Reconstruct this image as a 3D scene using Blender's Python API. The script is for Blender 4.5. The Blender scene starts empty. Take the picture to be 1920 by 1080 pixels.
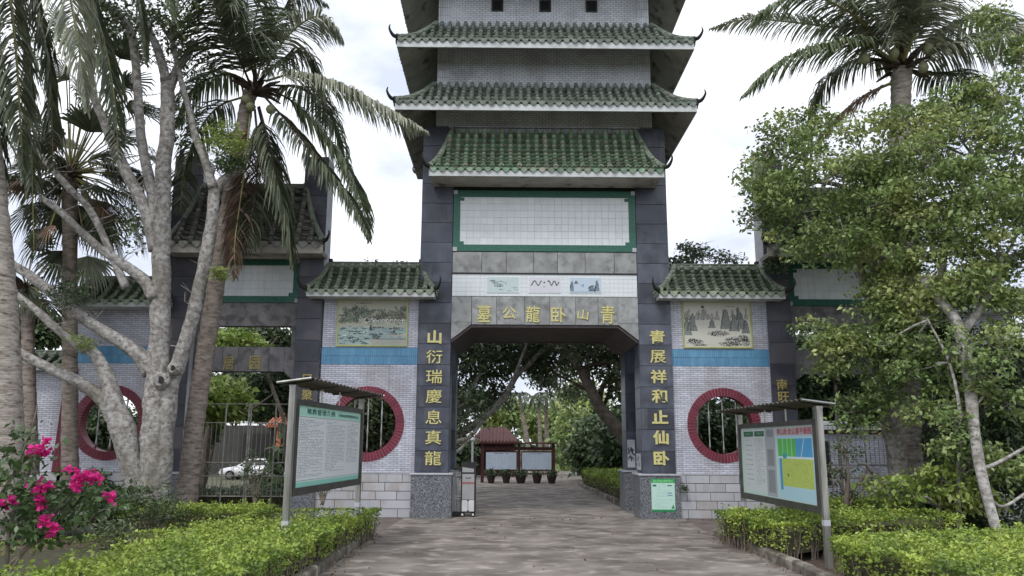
import bpy, math, random
import numpy as np
from mathutils import Vector, Matrix
random.seed(7)
S = bpy.context.scene
COL = S.collection
PI = math.pi
# ------------------------------------------------------------------ camera
F = 1489.0
TH = math.radians(11.1); PS = math.radians(-0.5); RO = math.radians(0.25)
CAM = Vector((-0.97, -19.1, 1.7))
ct, st, cp, sp = math.cos(TH), math.sin(TH), math.cos(PS), math.sin(PS)
FW = Vector((-sp*ct, cp*ct, st)); R0 = Vector((cp, sp, 0)); U0 = Vector((sp*st, -cp*st, ct))
RT = R0*math.cos(RO) + U0*math.sin(RO); UP = U0*math.cos(RO) - R0*math.sin(RO)
cd = bpy.data.cameras.new('camera'); cam = bpy.data.objects.new('camera', cd); COL.objects.link(cam)
cam.matrix_world = Matrix(((RT.x, UP.x, -FW.x, CAM.x), (RT.y, UP.y, -FW.y, CAM.y), (RT.z, UP.z, -FW.z, CAM.z), (0, 0, 0, 1)))
cd.sensor_width = 36; cd.lens = 36*F/1920; cd.clip_end = 2000; cd.clip_start = 0.1
S.camera = cam
# ------------------------------------------------------------------ overcast sky, soft sun, exposure
SUN_EL, SUN_AZ = math.radians(52), math.radians(205)      # azimuth: clockwise from +Y
W = bpy.data.worlds.new("World"); S.world = W; W.use_nodes = True
nt = W.node_tree; nt.nodes.clear()
def N(t, ty, **kw):
    n = t.nodes.new(ty)
    for k, v in kw.items(): setattr(n, k, v)
    return n
out = N(nt, 'ShaderNodeOutputWorld'); bg = N(nt, 'ShaderNodeBackground'); bg.inputs['Strength'].default_value = 0.12
sky = N(nt, 'ShaderNodeTexSky', sky_type='NISHITA', sun_disc=False, sun_elevation=SUN_EL, sun_rotation=SUN_AZ)
sky.dust_density = 3.0
tc = N(nt, 'ShaderNodeTexCoord'); mp = N(nt, 'ShaderNodeMapping'); mp.inputs['Scale'].default_value = (1.6, 1.6, 3.4)
nz = N(nt, 'ShaderNodeTexNoise'); nz.inputs['Scale'].default_value = 1.7; nz.inputs['Detail'].default_value = 6; nz.inputs['Roughness'].default_value = .55
rp = N(nt, 'ShaderNodeValToRGB')
rp.color_ramp.elements[0].position = .40; rp.color_ramp.elements[0].color = (6.4, 6.9, 8.2, 1)
rp.color_ramp.elements[1].position = .58; rp.color_ramp.elements[1].color = (11.0, 11.2, 11.6, 1)
mx = N(nt, 'ShaderNodeMixRGB'); mx.inputs['Fac'].default_value = .88
nt.links.new(tc.outputs['Generated'], mp.inputs['Vector']); nt.links.new(mp.outputs[0], nz.inputs['Vector'])
nt.links.new(nz.outputs['Fac'], rp.inputs[0]); nt.links.new(sky.outputs[0], mx.inputs[1]); nt.links.new(rp.outputs[0], mx.inputs[2])
nt.links.new(mx.outputs[0], bg.inputs['Color']); nt.links.new(bg.outputs[0], out.inputs['Surface'])
ld = bpy.data.lights.new('sun', 'SUN'); ld.energy = 1.35; ld.angle = math.radians(12); ld.color = (1, .96, .9)
sun = bpy.data.objects.new('sun', ld); COL.objects.link(sun)
sd = Vector((math.sin(SUN_AZ)*math.cos(SUN_EL), math.cos(SUN_AZ)*math.cos(SUN_EL), math.sin(SUN_EL)))
sun.rotation_euler = sd.to_track_quat('Z', 'Y').to_euler()
S.view_settings.view_transform = 'Standard'; S.view_settings.look = 'None'
S.view_settings.exposure = 0.18; S.view_settings.gamma = 1; S.view_settings.use_curve_mapping = False
S.render.engine = 'CYCLES'; S.cycles.max_bounces = 6; S.cycles.transparent_max_bounces = 4
S.render.resolution_x = 1024; S.render.resolution_y = 576

def at(x, y, Y):
    """world point on the plane at depth Y that the photograph shows at pixel x, y"""
    r = FW + RT*((x-960)/F) + UP*((540-y)/F)
    return CAM + r*((Y-CAM.y)/r.y)
def pxm(p):                                   # metres per photograph pixel at a point
    return (Vector(p)-CAM).dot(FW)/F
# ------------------------------------------------------------------ materials
def lin(c):
    c = c/255.0
    return c/12.92 if c <= .04045 else ((c+.055)/1.055)**2.4
def A(r, g, b): return (lin(r), lin(g), lin(b))       # base colour from its 0-255 values
def mat(name, c1, c2=None, scale=6, rough=.75, bump=0, bscale=None, stretch=(1, 1, 1), rnd=0.0, detail=5, lo=.35, hi=.65,
        spec=.5, metal=0, c3=None, s3=1.0, t3=(.5, .62), island=0.0, trans=0.0, vor=False, streak=None, sts=(5, 5, .45), stt=(.52, .72), stf=.6):
    m = bpy.data.materials.new(name); m.use_nodes = True; t = m.node_tree; b = t.nodes['Principled BSDF']
    b.inputs['Roughness'].default_value = rough; b.inputs['Specular IOR Level'].default_value = spec; b.inputs['Metallic'].default_value = metal
    c2 = c2 or tuple(v*.8 for v in c1)
    tc = N(t, 'ShaderNodeTexCoord'); mp = N(t, 'ShaderNodeMapping'); mp.inputs['Scale'].default_value = stretch
    t.links.new(tc.outputs['Object'], mp.inputs['Vector'])
    oi = N(t, 'ShaderNodeObjectInfo')
    if rnd:
        cm = N(t, 'ShaderNodeCombineXYZ'); mu = N(t, 'ShaderNodeMath', operation='MULTIPLY'); mu.inputs[1].default_value = 37
        t.links.new(oi.outputs['Random'], mu.inputs[0])
        for k in range(3): t.links.new(mu.outputs[0], cm.inputs[k])
        t.links.new(cm.outputs[0], mp.inputs['Location'])
    if vor:
        nz = N(t, 'ShaderNodeTexVoronoi'); nz.inputs['Scale'].default_value = scale; fac = nz.outputs['Color']
    else:
        nz = N(t, 'ShaderNodeTexNoise'); nz.inputs['Scale'].default_value = scale; nz.inputs['Detail'].default_value = detail; fac = nz.outputs['Fac']
    t.links.new(mp.outputs[0], nz.inputs['Vector'])
    rp = N(t, 'ShaderNodeValToRGB'); e = rp.color_ramp.elements
    e[0].position = lo; e[0].color = (*c1, 1); e[1].position = hi; e[1].color = (*c2, 1)
    t.links.new(fac, rp.inputs[0]); col = rp.outputs[0]
    if c3:
        n3 = N(t, 'ShaderNodeTexNoise'); n3.inputs['Scale'].default_value = s3; n3.inputs['Detail'].default_value = 4
        t.links.new(mp.outputs[0], n3.inputs['Vector'])
        r3 = N(t, 'ShaderNodeValToRGB'); r3.color_ramp.elements[0].position = t3[0]; r3.color_ramp.elements[1].position = t3[1]
        t.links.new(n3.outputs['Fac'], r3.inputs[0])
        x = N(t, 'ShaderNodeMixRGB'); x.inputs[2].default_value = (*c3, 1)
        t.links.new(r3.outputs[0], x.inputs[0]); t.links.new(col, x.inputs[1]); col = x.outputs[0]
    if streak:
        m4 = N(t, 'ShaderNodeMapping'); m4.inputs['Scale'].default_value = sts; t.links.new(tc.outputs['Object'], m4.inputs['Vector'])
        if rnd: t.links.new(cm.outputs[0], m4.inputs['Location'])
        n4 = N(t, 'ShaderNodeTexNoise'); n4.inputs['Scale'].default_value = 1.3; n4.inputs['Detail'].default_value = 7; n4.inputs['Roughness'].default_value = .6; t.links.new(m4.outputs[0], n4.inputs['Vector'])
        r4 = N(t, 'ShaderNodeMapRange'); r4.inputs['From Min'].default_value = stt[0]; r4.inputs['From Max'].default_value = stt[1]; r4.inputs['To Max'].default_value = stf; t.links.new(n4.outputs['Fac'], r4.inputs[0])
        x4 = N(t, 'ShaderNodeMixRGB'); x4.inputs[2].default_value = (*streak, 1); t.links.new(r4.outputs[0], x4.inputs[0]); t.links.new(col, x4.inputs[1]); col = x4.outputs[0]
    if rnd or island:
        if island:
            g = N(t, 'ShaderNodeNewGeometry'); rv = g.outputs['Random Per Island']; amt = island
        else: rv = oi.outputs['Random']; amt = rnd
        mr = N(t, 'ShaderNodeMapRange'); mr.inputs['To Min'].default_value = 1-amt; mr.inputs['To Max'].default_value = 1+amt
        t.links.new(rv, mr.inputs[0])
        vm = N(t, 'ShaderNodeVectorMath', operation='SCALE'); t.links.new(col, vm.inputs[0]); t.links.new(mr.outputs[0], vm.inputs['Scale']); col = vm.outputs[0]
    t.links.new(col, b.inputs['Base Color'])
    if bump:
        bn = N(t, 'ShaderNodeTexNoise'); bn.inputs['Scale'].default_value = bscale or scale*2; bn.inputs['Detail'].default_value = 5
        t.links.new(mp.outputs[0], bn.inputs['Vector'])
        bp = N(t, 'ShaderNodeBump'); bp.inputs['Strength'].default_value = bump; bp.inputs['Distance'].default_value = .02
        t.links.new(bn.outputs['Fac'], bp.inputs['Height']); t.links.new(bp.outputs[0], b.inputs['Normal'])
    if trans:
        tr = N(t, 'ShaderNodeBsdfTranslucent'); t.links.new(col, tr.inputs['Color'])
        ms = N(t, 'ShaderNodeMixShader'); ms.inputs[0].default_value = trans
        o = t.nodes['Material Output']
        t.links.new(b.outputs[0], ms.inputs[1]); t.links.new(tr.outputs[0], ms.inputs[2]); t.links.new(ms.outputs[0], o.inputs['Surface'])
    return m
def print_mat():
    m = bpy.data.materials.new('printed_sheet'); m.use_nodes = True; t = m.node_tree; b = t.nodes['Principled BSDF']
    a = N(t, 'ShaderNodeAttribute', attribute_name='Col'); t.links.new(a.outputs['Color'], b.inputs['Base Color']); b.inputs['Roughness'].default_value = .35
    return m
M = dict(
 concrete=mat('road_concrete', A(96,90,84), A(144,137,129), 1.4, .9, .6, 40, (.8, 1, 1), detail=14, c3=A(176,168,160), s3=3.4, t3=(.52,.72), lo=.36, hi=.62, streak=A(76,70,65), sts=(.3,.4,1), stt=(.48,.72), stf=.5),
 apron=mat('apron_concrete', A(96,86,84), A(120,110,106), 2.5, .9, .3, 30),
 path=mat('path_concrete', A(150,142,132), A(122,114,106), 2.5, .9, .3, 30),
 soil=mat('soil', A(92,74,62), A(60,50,42), 6, .95, .6, 30),
 ground=mat('ground_earth', A(92,90,68), A(70,74,52), 2, .95, .6, 18),
 kerb=mat('kerb_stone', A(122,116,104), A(86,80,72), 4, .9, .6, 18, rnd=.18, c3=A(150,144,134), s3=3),
 slab=mat('dark_blue_granite', A(72,77,90), A(88,93,106), 3, .34, .08, 20, rnd=.13, spec=.4, c3=A(60,63,74), s3=1.3, streak=A(112,114,118), stt=(.56,.76), stf=.5),
 slabd=mat('dark_slate_granite', A(58,60,70), A(72,74,84), 3, .38, .08, 20, rnd=.16, spec=.4, c3=A(84,82,88), s3=1.1, streak=A(100,98,98), stt=(.56,.76), stf=.5),
 speck=mat('speckled_granite', A(50,54,62), A(150,154,160), 64, .4, 0, rnd=0, vor=True, lo=.2, hi=.95),
 cap=mat('pale_stone_cap', A(190,192,200), A(170,172,180), 5, .6),
 marble=mat('grey_veined_marble', A(132,134,134), A(160,163,162), 3.2, .5, .05, 10, rnd=.10, detail=9, c3=A(112,114,116), s3=5, t3=(.5,.7)),
 beamdark=mat('dark_grey_lintel_stone', A(110,108,112), A(132,131,134), 3.2, .6, .05, 10, rnd=.08, detail=9, c3=A(92,90,92), s3=4),
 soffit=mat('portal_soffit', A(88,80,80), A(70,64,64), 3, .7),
 mortar=mat('brick_joint', A(116,118,132), A(98,100,112), 12, .9),
 tile=mat('pale_brick_tile', A(206,209,221), A(188,191,205), 2.0, .45, 0, island=.13, c3=A(178,177,186), s3=.9, streak=A(128,126,130), stt=(.55,.8), stf=.5),
 tileup=mat('tower_brick_tile', A(212,217,225), A(196,202,210), 2.0, .45, 0, island=.08, c3=A(184,188,195), s3=1.2, streak=A(128,130,132), stt=(.55,.78), stf=.5),
 block=mat('smooth_wall_block', A(180,182,188), A(168,170,176), 1.3, .6, .05, 20, rnd=.06, c3=A(168,164,164), s3=2, streak=A(128,122,118), stt=(.54,.78), stf=.5),
 blue=mat('blue_band_tile', A(98,154,190), A(84,140,178), 3, .35, island=.10),
 maroon=mat('maroon_voussoir', A(116,34,56), A(96,26,46), 6, .45, rnd=.14),
 maroonj=mat('maroon_joint', A(168,110,122), A(140,90,104), 6, .8),
 steel=mat('stainless_steel', A(180,180,178), A(150,150,148), 8, .32, 0, metal=.85, stretch=(1,1,.2)),
 white=mat('white_fascia', A(206,211,212), A(184,188,190), 3, .7, c3=A(150,152,150), s3=2.5, t3=(.56,.75)),
 concr=mat('stained_eave_concrete', A(186,182,176), A(160,156,150), 2.2, .85, .1, 20, c3=A(108,102,98), s3=2.6, t3=(.56,.68)),
 glaze=mat('grey_green_roof_tile', A(94,106,97), A(126,136,125), 5, .55, .15, 25, rnd=.24, c3=A(78,92,80), s3=3),
 glazeg=mat('mossy_green_roof_tile', A(90,126,96), A(134,158,132), 5, .45, .2, 25, rnd=.3, c3=A(140,140,122), s3=2.2, t3=(.48,.62)),
 glazed=mat('dark_green_roof_tile', A(118,132,112), A(152,162,142), 5, .5, .15, 25, rnd=.22, c3=A(84,100,80), s3=3, t3=(.54,.66)),
 pan=mat('weathered_pan_tile', A(112,126,108), A(82,98,78), 5, .45, .1, 25, rnd=.34, c3=A(70,86,64), s3=3, t3=(.5,.68)),
 pang=mat('mossy_pan_tile', A(90,130,98), A(124,150,120), 5, .45, .15, 25, rnd=.34, c3=A(128,122,106), s3=2.2, t3=(.48,.62)),
 greycov=mat('grey_roof_rib_tile', A(158,160,156), A(128,130,126), 5, .5, .15, 25, rnd=.2, c3=A(96,100,92), s3=3),
 greypan=mat('grey_pan_tile', A(150,152,148), A(112,116,110), 5, .5, .1, 25, rnd=.3, c3=A(74,78,72), s3=3),
 ridge=mat('roof_ridge_tile', A(92,104,92), A(124,132,118), 6, .6, .2, 25, rnd=.1),
 deck=mat('roof_bed', A(44,48,44), A(34,38,34), 5, .9),
 green=mat('green_mosaic', A(22,80,66), A(48,112,94), 60, .4, 0, lo=.42, hi=.58),
 wpan=mat('white_glazed_tile', A(226,232,235), A(214,222,226), 1.2, .22, 0, rnd=.025, spec=.6, streak=A(180,184,184), stt=(.56,.8), stf=.4),
 wjoint=mat('white_tile_joint', A(204,211,215), A(196,203,207), 6, .8),
 gold=mat('gold_lettering', A(214,208,146), A(190,182,116), 8, .5, .05, 20),
 goldold=mat('weathered_gold_lettering', A(178,164,98), A(140,128,84), 14, .6, .05, 20),
 frame=mat('yellow_green_frame', A(186,188,116), A(166,170,104), 5, .5),
 black=mat('black_metal', A(36,36,40), A(26,26,30), 6, .4),
 rubber=mat('black_rubber', A(28,28,30), A(22,22,24), 6, .8),
 silver=mat('silver_gate_panel', A(168,170,170), A(158,160,160), 3, .38, 0, metal=.3),
 bright=mat('polished_gate_foot', A(226,228,230), A(206,208,210), 3, .25, 0, metal=.3),
 red=mat('red_paint', A(190,56,74), A(170,44,62), 4, .5),
 fence=mat('galvanised_fence', A(160,158,150), A(130,128,120), 9, .5, 0, metal=.3),
 postm=mat('brushed_steel_post', A(176,176,170), A(130,130,125), 4, .35, 0, metal=.6, stretch=(3,3,.4)),
 postf=mat('dark_board_frame', A(92,92,88), A(74,74,72), 4, .4, 0, metal=.4),
 canopy=mat('corrugated_sheet', A(112,106,100), A(84,78,74), 3, .5, 0, metal=.3),
 darkred=mat('dark_red_timber', A(78,36,34), A(56,28,28), 6, .6),
 roofred=mat('brown_red_roof', A(92,56,54), A(74,44,44), 6, .7, rnd=.15),
 orange=mat('orange_roof_tile', A(176,104,70), A(150,84,58), 6, .6, rnd=.2),
 hwall=mat('grey_house_wall', A(70,70,68), A(56,56,55), 3, .85),
 hdark=mat('dark_recess_fill', A(34,32,32), A(26,24,24), 3, .7),
 carp=mat('white_car_paint', A(216,218,222), A(206,208,212), 2, .2, spec=.6),
 glass=mat('dark_car_glass', A(30,34,38), A(24,28,30), 2, .08, spec=.7),
 lampred=mat('tail_lamp_red', A(150,30,30), A(120,20,24), 3, .3),
 pot=mat('dark_clay_pot', A(58,44,40), A(44,34,32), 6, .7),
 bark=mat('pale_blotched_bark', A(180,178,174), A(134,130,126), 9, .92, 1.0, 26, (1,1,1.2), detail=12, c3=A(84,79,74), s3=12, t3=(.5,.76), lo=.38, hi=.62, streak=A(112,107,94), sts=(1.6,1.6,.7), stt=(.5,.72), stf=.7),
 barkd=mat('dark_tree_bark', A(118,108,96), A(84,76,68), 5, .9, .7, 14, detail=8),
 palmbark=mat('grey_palm_trunk', A(176,169,160), A(134,126,118), 5, .92, 1.0, 16, (1,1,3.2), detail=9, c3=A(88,80,73), s3=6, t3=(.54,.72)),
 palmbark2=mat('grey_brown_palm_trunk', A(160,150,141), A(122,111,103), 5, .92, 1.0, 16, (1,1,3.2), detail=9, c3=A(86,77,70), s3=6, t3=(.54,.72)),
 frond=mat('palm_leaflet', A(128,140,108), A(94,106,78), 3, .42, trans=.25, island=.3),
 frondg=mat('pale_grey_palm_leaflet', A(164,168,148), A(126,132,110), 3, .4, trans=.22, island=.3),
 frondd=mat('dark_palm_leaflet', A(104,112,88), A(76,84,64), 3, .45, trans=.2, island=.35),
 dead=mat('dead_brown_palm_leaflet', A(138,114,96), A(106,88,74), 3, .7, trans=.15, island=.25),
 rachis=mat('yellow_green_leaf_stalk', A(150,146,92), A(118,116,76), 3, .6),
 fibre=mat('palm_fibre', A(82,68,58), A(56,46,40), 9, .9, .6, 30),
 coco=mat('green_coconut', A(146,150,112), A(120,122,92), 4, .6),
 leafR=mat('glossy_mid_green_leaf', A(148,168,106), A(106,128,76), 1.2, .36, trans=.3, island=.42, c3=A(170,180,116), s3=.9),
 leafL=mat('olive_leaf', A(110,122,86), A(84,98,66), 1.2, .4, trans=.25, island=.38),
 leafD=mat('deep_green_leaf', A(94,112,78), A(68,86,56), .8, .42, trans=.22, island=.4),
 leafY=mat('yellow_green_leaf', A(160,176,96), A(122,146,70), 1.2, .45, trans=.3, island=.3),
 hedge=mat('bright_hedge_leaf', A(176,192,92), A(136,162,68), 1.4, .45, trans=.28, island=.4, c3=A(112,136,64), s3=2.2, t3=(.46,.62)),
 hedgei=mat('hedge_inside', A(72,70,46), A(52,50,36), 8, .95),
 twig=mat('grey_twig', A(130,120,106), A(100,92,80), 8, .85),
 bougl=mat('dark_vine_leaf', A(84,108,66), A(58,80,48), 2, .4, trans=.2, island=.3),
 boug=mat('magenta_bract', A(232,60,158), A(204,36,132), 3, .6, trans=.35, island=.15),
 poster=mat('white_notice_paper', A(206,212,218), A(190,196,202), 4, .4),
 farred=mat('terracotta_parapet', A(150,90,70), A(120,76,60), 6, .8),
)
M['print'] = print_mat()
# ------------------------------------------------------------------ object helpers
BASE = {}
def tag(o, label=None, cat=None, group=None, kind=None):
    for k, v in (('label', label), ('category', cat), ('group', group), ('kind', kind)):
        if v: o[k] = v
    return o
def thing(name, loc, label, cat, group=None):
    o = bpy.data.objects.new(name, None); COL.objects.link(o); o.location = loc; o.empty_display_size = .3
    BASE[o.name] = Vector(loc); return tag(o, label, cat, group)
class MB:
    def __init__(s): s.v = []; s.f = []; s.mi = []; s.cur = 0
    def add(s, vs, fs):
        n = len(s.v); s.v += [tuple(v) for v in vs]; s.f += [tuple(i+n for i in f) for f in fs]; s.mi += [s.cur]*len(fs); return s
    def box(s, x0, x1, y0, y1, z0, z1, back=True):
        v = [(x0,y0,z0),(x1,y0,z0),(x1,y1,z0),(x0,y1,z0),(x0,y0,z1),(x1,y0,z1),(x1,y1,z1),(x0,y1,z1)]
        f = [(0,3,2,1),(4,5,6,7),(0,1,5,4),(1,2,6,5),(3,0,4,7)]
        if back: f.append((2,3,7,6))
        return s.add(v, f)
    def bbox(s, x0, x1, y0, y1, z0, z1, b=.006):
        """box with its front edges (towards -Y) bevelled by b"""
        v = [(x0,y0+b,z0),(x1,y0+b,z0),(x1,y0+b,z1),(x0,y0+b,z1),(x0+b,y0,z0+b),(x1-b,y0,z0+b),(x1-b,y0,z1-b),(x0+b,y0,z1-b),(x0,y1,z0),(x1,y1,z0),(x1,y1,z1),(x0,y1,z1)]
        return s.add(v, [(4,5,6,7),(0,1,5,4),(1,2,6,5),(2,3,7,6),(3,0,4,7),(0,8,9,1),(1,9,10,2),(2,10,11,3),(3,11,8,0)])
    def prism(s, poly, y0, y1):
        n = len(poly); v = [(x, y0, z) for x, z in poly]+[(x, y1, z) for x, z in poly]
        return s.add(v, [tuple(range(n)), tuple(range(2*n-1, n-1, -1))]+[(i, i+n, (i+1) % n+n, (i+1) % n) for i in range(n)])
    def tube(s, pts, rad, seg=8, cap=True, wob=0, rng=None):
        pts = [Vector(p) for p in pts]; n = len(pts)
        if not hasattr(rad, '__len__'): rad = [rad]*n
        prev = None; vs = []
        for i, p in enumerate(pts):
            t = (pts[min(i+1, n-1)]-pts[max(i-1, 0)]).normalized()
            if prev is None:
                a = Vector((0, 0, 1)) if abs(t.z) < .9 else Vector((1, 0, 0))
                u = t.cross(a).normalized()
            else: u = (prev-t*prev.dot(t)).normalized()
            prev = u; w = t.cross(u)
            for k in range(seg):
                an = 2*PI*k/seg; r = rad[i]
                if wob: r *= 1+wob*(math.sin(an*3+i*.7+p.x*5)*.5+math.sin(an*5-i*1.3+p.z*3)*.35+(rng or random).uniform(-.35, .35))
                vs.append(p+u*(math.cos(an)*r)+w*(math.sin(an)*r))
        fs = [(i*seg+k, i*seg+(k+1) % seg, (i+1)*seg+(k+1) % seg, (i+1)*seg+k) for i in range(n-1) for k in range(seg)]
        if cap: fs += [tuple(range(seg-1, -1, -1)), tuple((n-1)*seg+k for k in range(seg))]
        return s.add(vs, fs)
    def mesh(s, name, mats, smooth=False):
        me = bpy.data.meshes.new(name); me.from_pydata(s.v, [], s.f)
        for m in (mats if isinstance(mats, (list, tuple)) else [mats]): me.materials.append(m)
        if any(s.mi): me.polygons.foreach_set('material_index', s.mi)
        if smooth: me.polygons.foreach_set('use_smooth', [True]*len(me.polygons))
        me.update(); return me
    def build(s, name, mats, parent=None, smooth=False, kind=None):
        return link(name, s.mesh(name, mats, smooth), parent, kind)
def link(name, me, parent=None, kind=None, mw=None):
    o = bpy.data.objects.new(name, me); COL.objects.link(o)
    if parent is not None:
        o.parent = parent
        if mw is not None: o.matrix_local = (Matrix.Translation(-BASE[parent.name]) @ mw) if parent.name in BASE else mw
        elif parent.name in BASE: o.location = -BASE[parent.name]
    elif mw is not None: o.matrix_world = mw
    if kind: o['kind'] = kind
    return o
def npmesh(name, V, Fq, m, smooth=False):
    me = bpy.data.meshes.new(name); V = np.asarray(V, np.float32); Fq = np.asarray(Fq, np.int32); k = Fq.shape[1]
    me.vertices.add(len(V)); me.vertices.foreach_set('co', V.ravel())
    me.loops.add(Fq.size); me.loops.foreach_set('vertex_index', Fq.ravel())
    me.polygons.add(len(Fq)); me.polygons.foreach_set('loop_start', np.arange(0, Fq.size, k, dtype=np.int32)); me.polygons.foreach_set('loop_total', np.full(len(Fq), k, np.int32))
    if smooth: me.polygons.foreach_set('use_smooth', np.ones(len(Fq), bool))
    me.materials.append(m); me.update(calc_edges=True); return me
def smooth_path(pts, rad, n=5):
    """Catmull-Rom through points with radii"""
    P = [Vector(p) for p in pts]; out = []; R = []
    P = [P[0]*2-P[1]]+P+[P[-1]*2-P[-2]]; r = [rad[0]]+list(rad)+[rad[-1]]
    for i in range(1, len(P)-2):
        for k in range(n):
            t = k/n; a, b, c, d = P[i-1], P[i], P[i+1], P[i+2]
            out.append(.5*((2*b)+(c-a)*t+(2*a-5*b+4*c-d)*t*t+(3*b-a-3*c+d)*t**3)); R.append(r[i]*(1-t)+r[i+1]*t)
    out.append(P[-2]); R.append(r[-2]); return out, R
# text
_dg = None
TXT = {}
def text_mesh(ch, m, bold=.02, ext=.03):
    key = (ch, m.name, bold)
    if key in TXT: return TXT[key]
    c = bpy.data.curves.new('lettering', 'FONT'); c.body = ch; c.offset = bold; c.extrude = ext; c.align_x = 'CENTER'; c.resolution_u = 3
    o = bpy.data.objects.new('lettering_source', c); COL.objects.link(o)
    dg = bpy.context.evaluated_depsgraph_get(); me = bpy.data.meshes.new_from_object(o.evaluated_get(dg))
    bpy.data.objects.remove(o); bpy.data.curves.remove(c)
    vs = np.empty(len(me.vertices)*3, np.float32); me.vertices.foreach_get('co', vs); vs = vs.reshape(-1, 3)
    lo, hi = vs.min(0), vs.max(0); vs[:, 0] -= (lo[0]+hi[0])/2; vs[:, 1] -= (lo[1]+hi[1])/2
    vs[:, :2] /= max(hi[0]-lo[0], hi[1]-lo[1], 1e-6)
    if len(ch) > 1: vs[:, :2] *= 1
    me.vertices.foreach_set('co', vs.ravel()); me.materials.clear(); me.materials.append(m); me.update(); TXT[key] = me; return me
def put_text(ch, x, y, z, w, h, m, parent, bold=.02, shear=0, depth=.5, right=Vector((1, 0, 0)), nrm=Vector((0, -1, 0)), name='character'):
    me = text_mesh(ch, m, bold); up = Vector((0, 0, 1))
    vs = Matrix(((right.x*w, up.x*h+right.x*shear, nrm.x*depth, x), (right.y*w, up.y*h+right.y*shear, nrm.y*depth, y), (right.z*w, up.z*h, nrm.z*depth, z), (0, 0, 0, 1)))
    return link(name, me, parent, mw=vs)
# ------------------------------------------------------------------ brickwork
def brick_face(mb, x0, x1, z0, z1, y, bl=.173, bh=.0485, joint=.0095, proud=.006, hole=None, offs=0.0):
    nr = int(round((z1-z0)/bh)); bh = (z1-z0)/nr
    for r in range(nr):
        za, zb = z0+r*bh+joint/2, z0+(r+1)*bh-joint/2
        x = x0-((r % 2)*bl/2+offs) % bl
        while x < x1:
            a, b = max(x+joint/2, x0), min(x+bl-joint/2, x1)
            if b-a > .015:
                cx, cz = (a+b)/2, (za+zb)/2
                if not (hole and any((cx-hx)**2+(cz-hz)**2 < (hr-.06)**2 for hx, hz, hr in hole)):
                    mb.add([(a,y-proud,za),(b,y-proud,za),(b,y-proud,zb),(a,y-proud,zb),(a,y,za),(b,y,za),(b,y,zb),(a,y,zb)], [(0,1,2,3),(0,4,5,1),(1,5,6,2),(2,6,7,3),(3,7,4,0)])
            x += bl
def wall_with_hole(x0, x1, z0, z1, y0, y1, cx, cz, r, seg=64):
    """solid wall with a round opening"""
    mb = MB(); ang = [2*PI*k/seg for k in range(seg)]; rect = []
    corners = [math.atan2(z-cz, x-cx) % (2*PI) for x, z in ((x0,z0),(x1,z0),(x1,z1),(x0,z1))]
    ang = sorted(set([round(a, 6) for a in ang+corners]))
    for a in ang:
        dx, dz = math.cos(a), math.sin(a); t = 1e9
        if dx > 1e-9: t = min(t, (x1-cx)/dx)
        if dx < -1e-9: t = min(t, (x0-cx)/dx)
        if dz > 1e-9: t = min(t, (z1-cz)/dz)
        if dz < -1e-9: t = min(t, (z0-cz)/dz)
        rect.append((cx+dx*t, cz+dz*t))
    n = len(ang); v = []
    for y in (y0, y1):
        v += [(cx+r*math.cos(a), y, cz+r*math.sin(a)) for a in ang]; v += [(x, y, z) for x, z in rect]
    f = []
    for k in range(n):
        q = (k+1) % n
        f += [(k, n+k, n+q, q), (2*n+k, 2*n+q, 3*n+q, 3*n+k), (k, q, 2*n+q, 2*n+k), (n+k, 3*n+k, 3*n+q, n+q)]
    return mb.add(v, f)
# ------------------------------------------------------------------ roofs
def arc_tile(r0, r1, up=True, thick=.016, seg=6, cap=True, span=PI):
    """unit-length tile along +Y, lower end at y=0 (radius r0), upper end at y=1 (radius r1)"""
    mb = MB(); vs = []
    for y, r in ((0, r0), (1, r1)):
        for k in range(seg+1):
            a = PI/2-span/2+span*k/seg
            z = math.sin(a)*r if up else (-math.sin(a)*r+r*.75)
            vs.append((math.cos(a)*r, y, z))
        for k in range(seg+1):
            a = PI/2-span/2+span*k/seg
            z = (math.sin(a)*r-thick) if up else (-math.sin(a)*r+r*.75-thick)
            vs.append((math.cos(a)*r*.98, y, z))
    m = seg+1; fs = []
    for k in range(seg):
        fs.append((k, k+1, 2*m+k+1, 2*m+k)); fs.append((k, m+k, m+k+1, k+1))
    mb.add(vs, fs); return mb
def eave_disk(r, seg=10):
    mb = MB(); pts = [(math.cos(2*PI*k/seg)*r, math.sin(2*PI*k/seg)*r+r*.2) for k in range(seg)]
    mb.prism(pts, -.03, .01); mb.prism([(x*.6, (z-r*.2)*.6+r*.2) for x, z in pts], -.038, -.028); return mb
def drip(w, h):
    mb = MB(); mb.prism([(-w/2, .03), (w/2, .03), (w*.42, -h*.35), (w*.2, -h*.75), (0, -h), (-w*.2, -h*.75), (-w*.42, -h*.35)], -.03, -.01); return mb
_unit = {}
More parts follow.
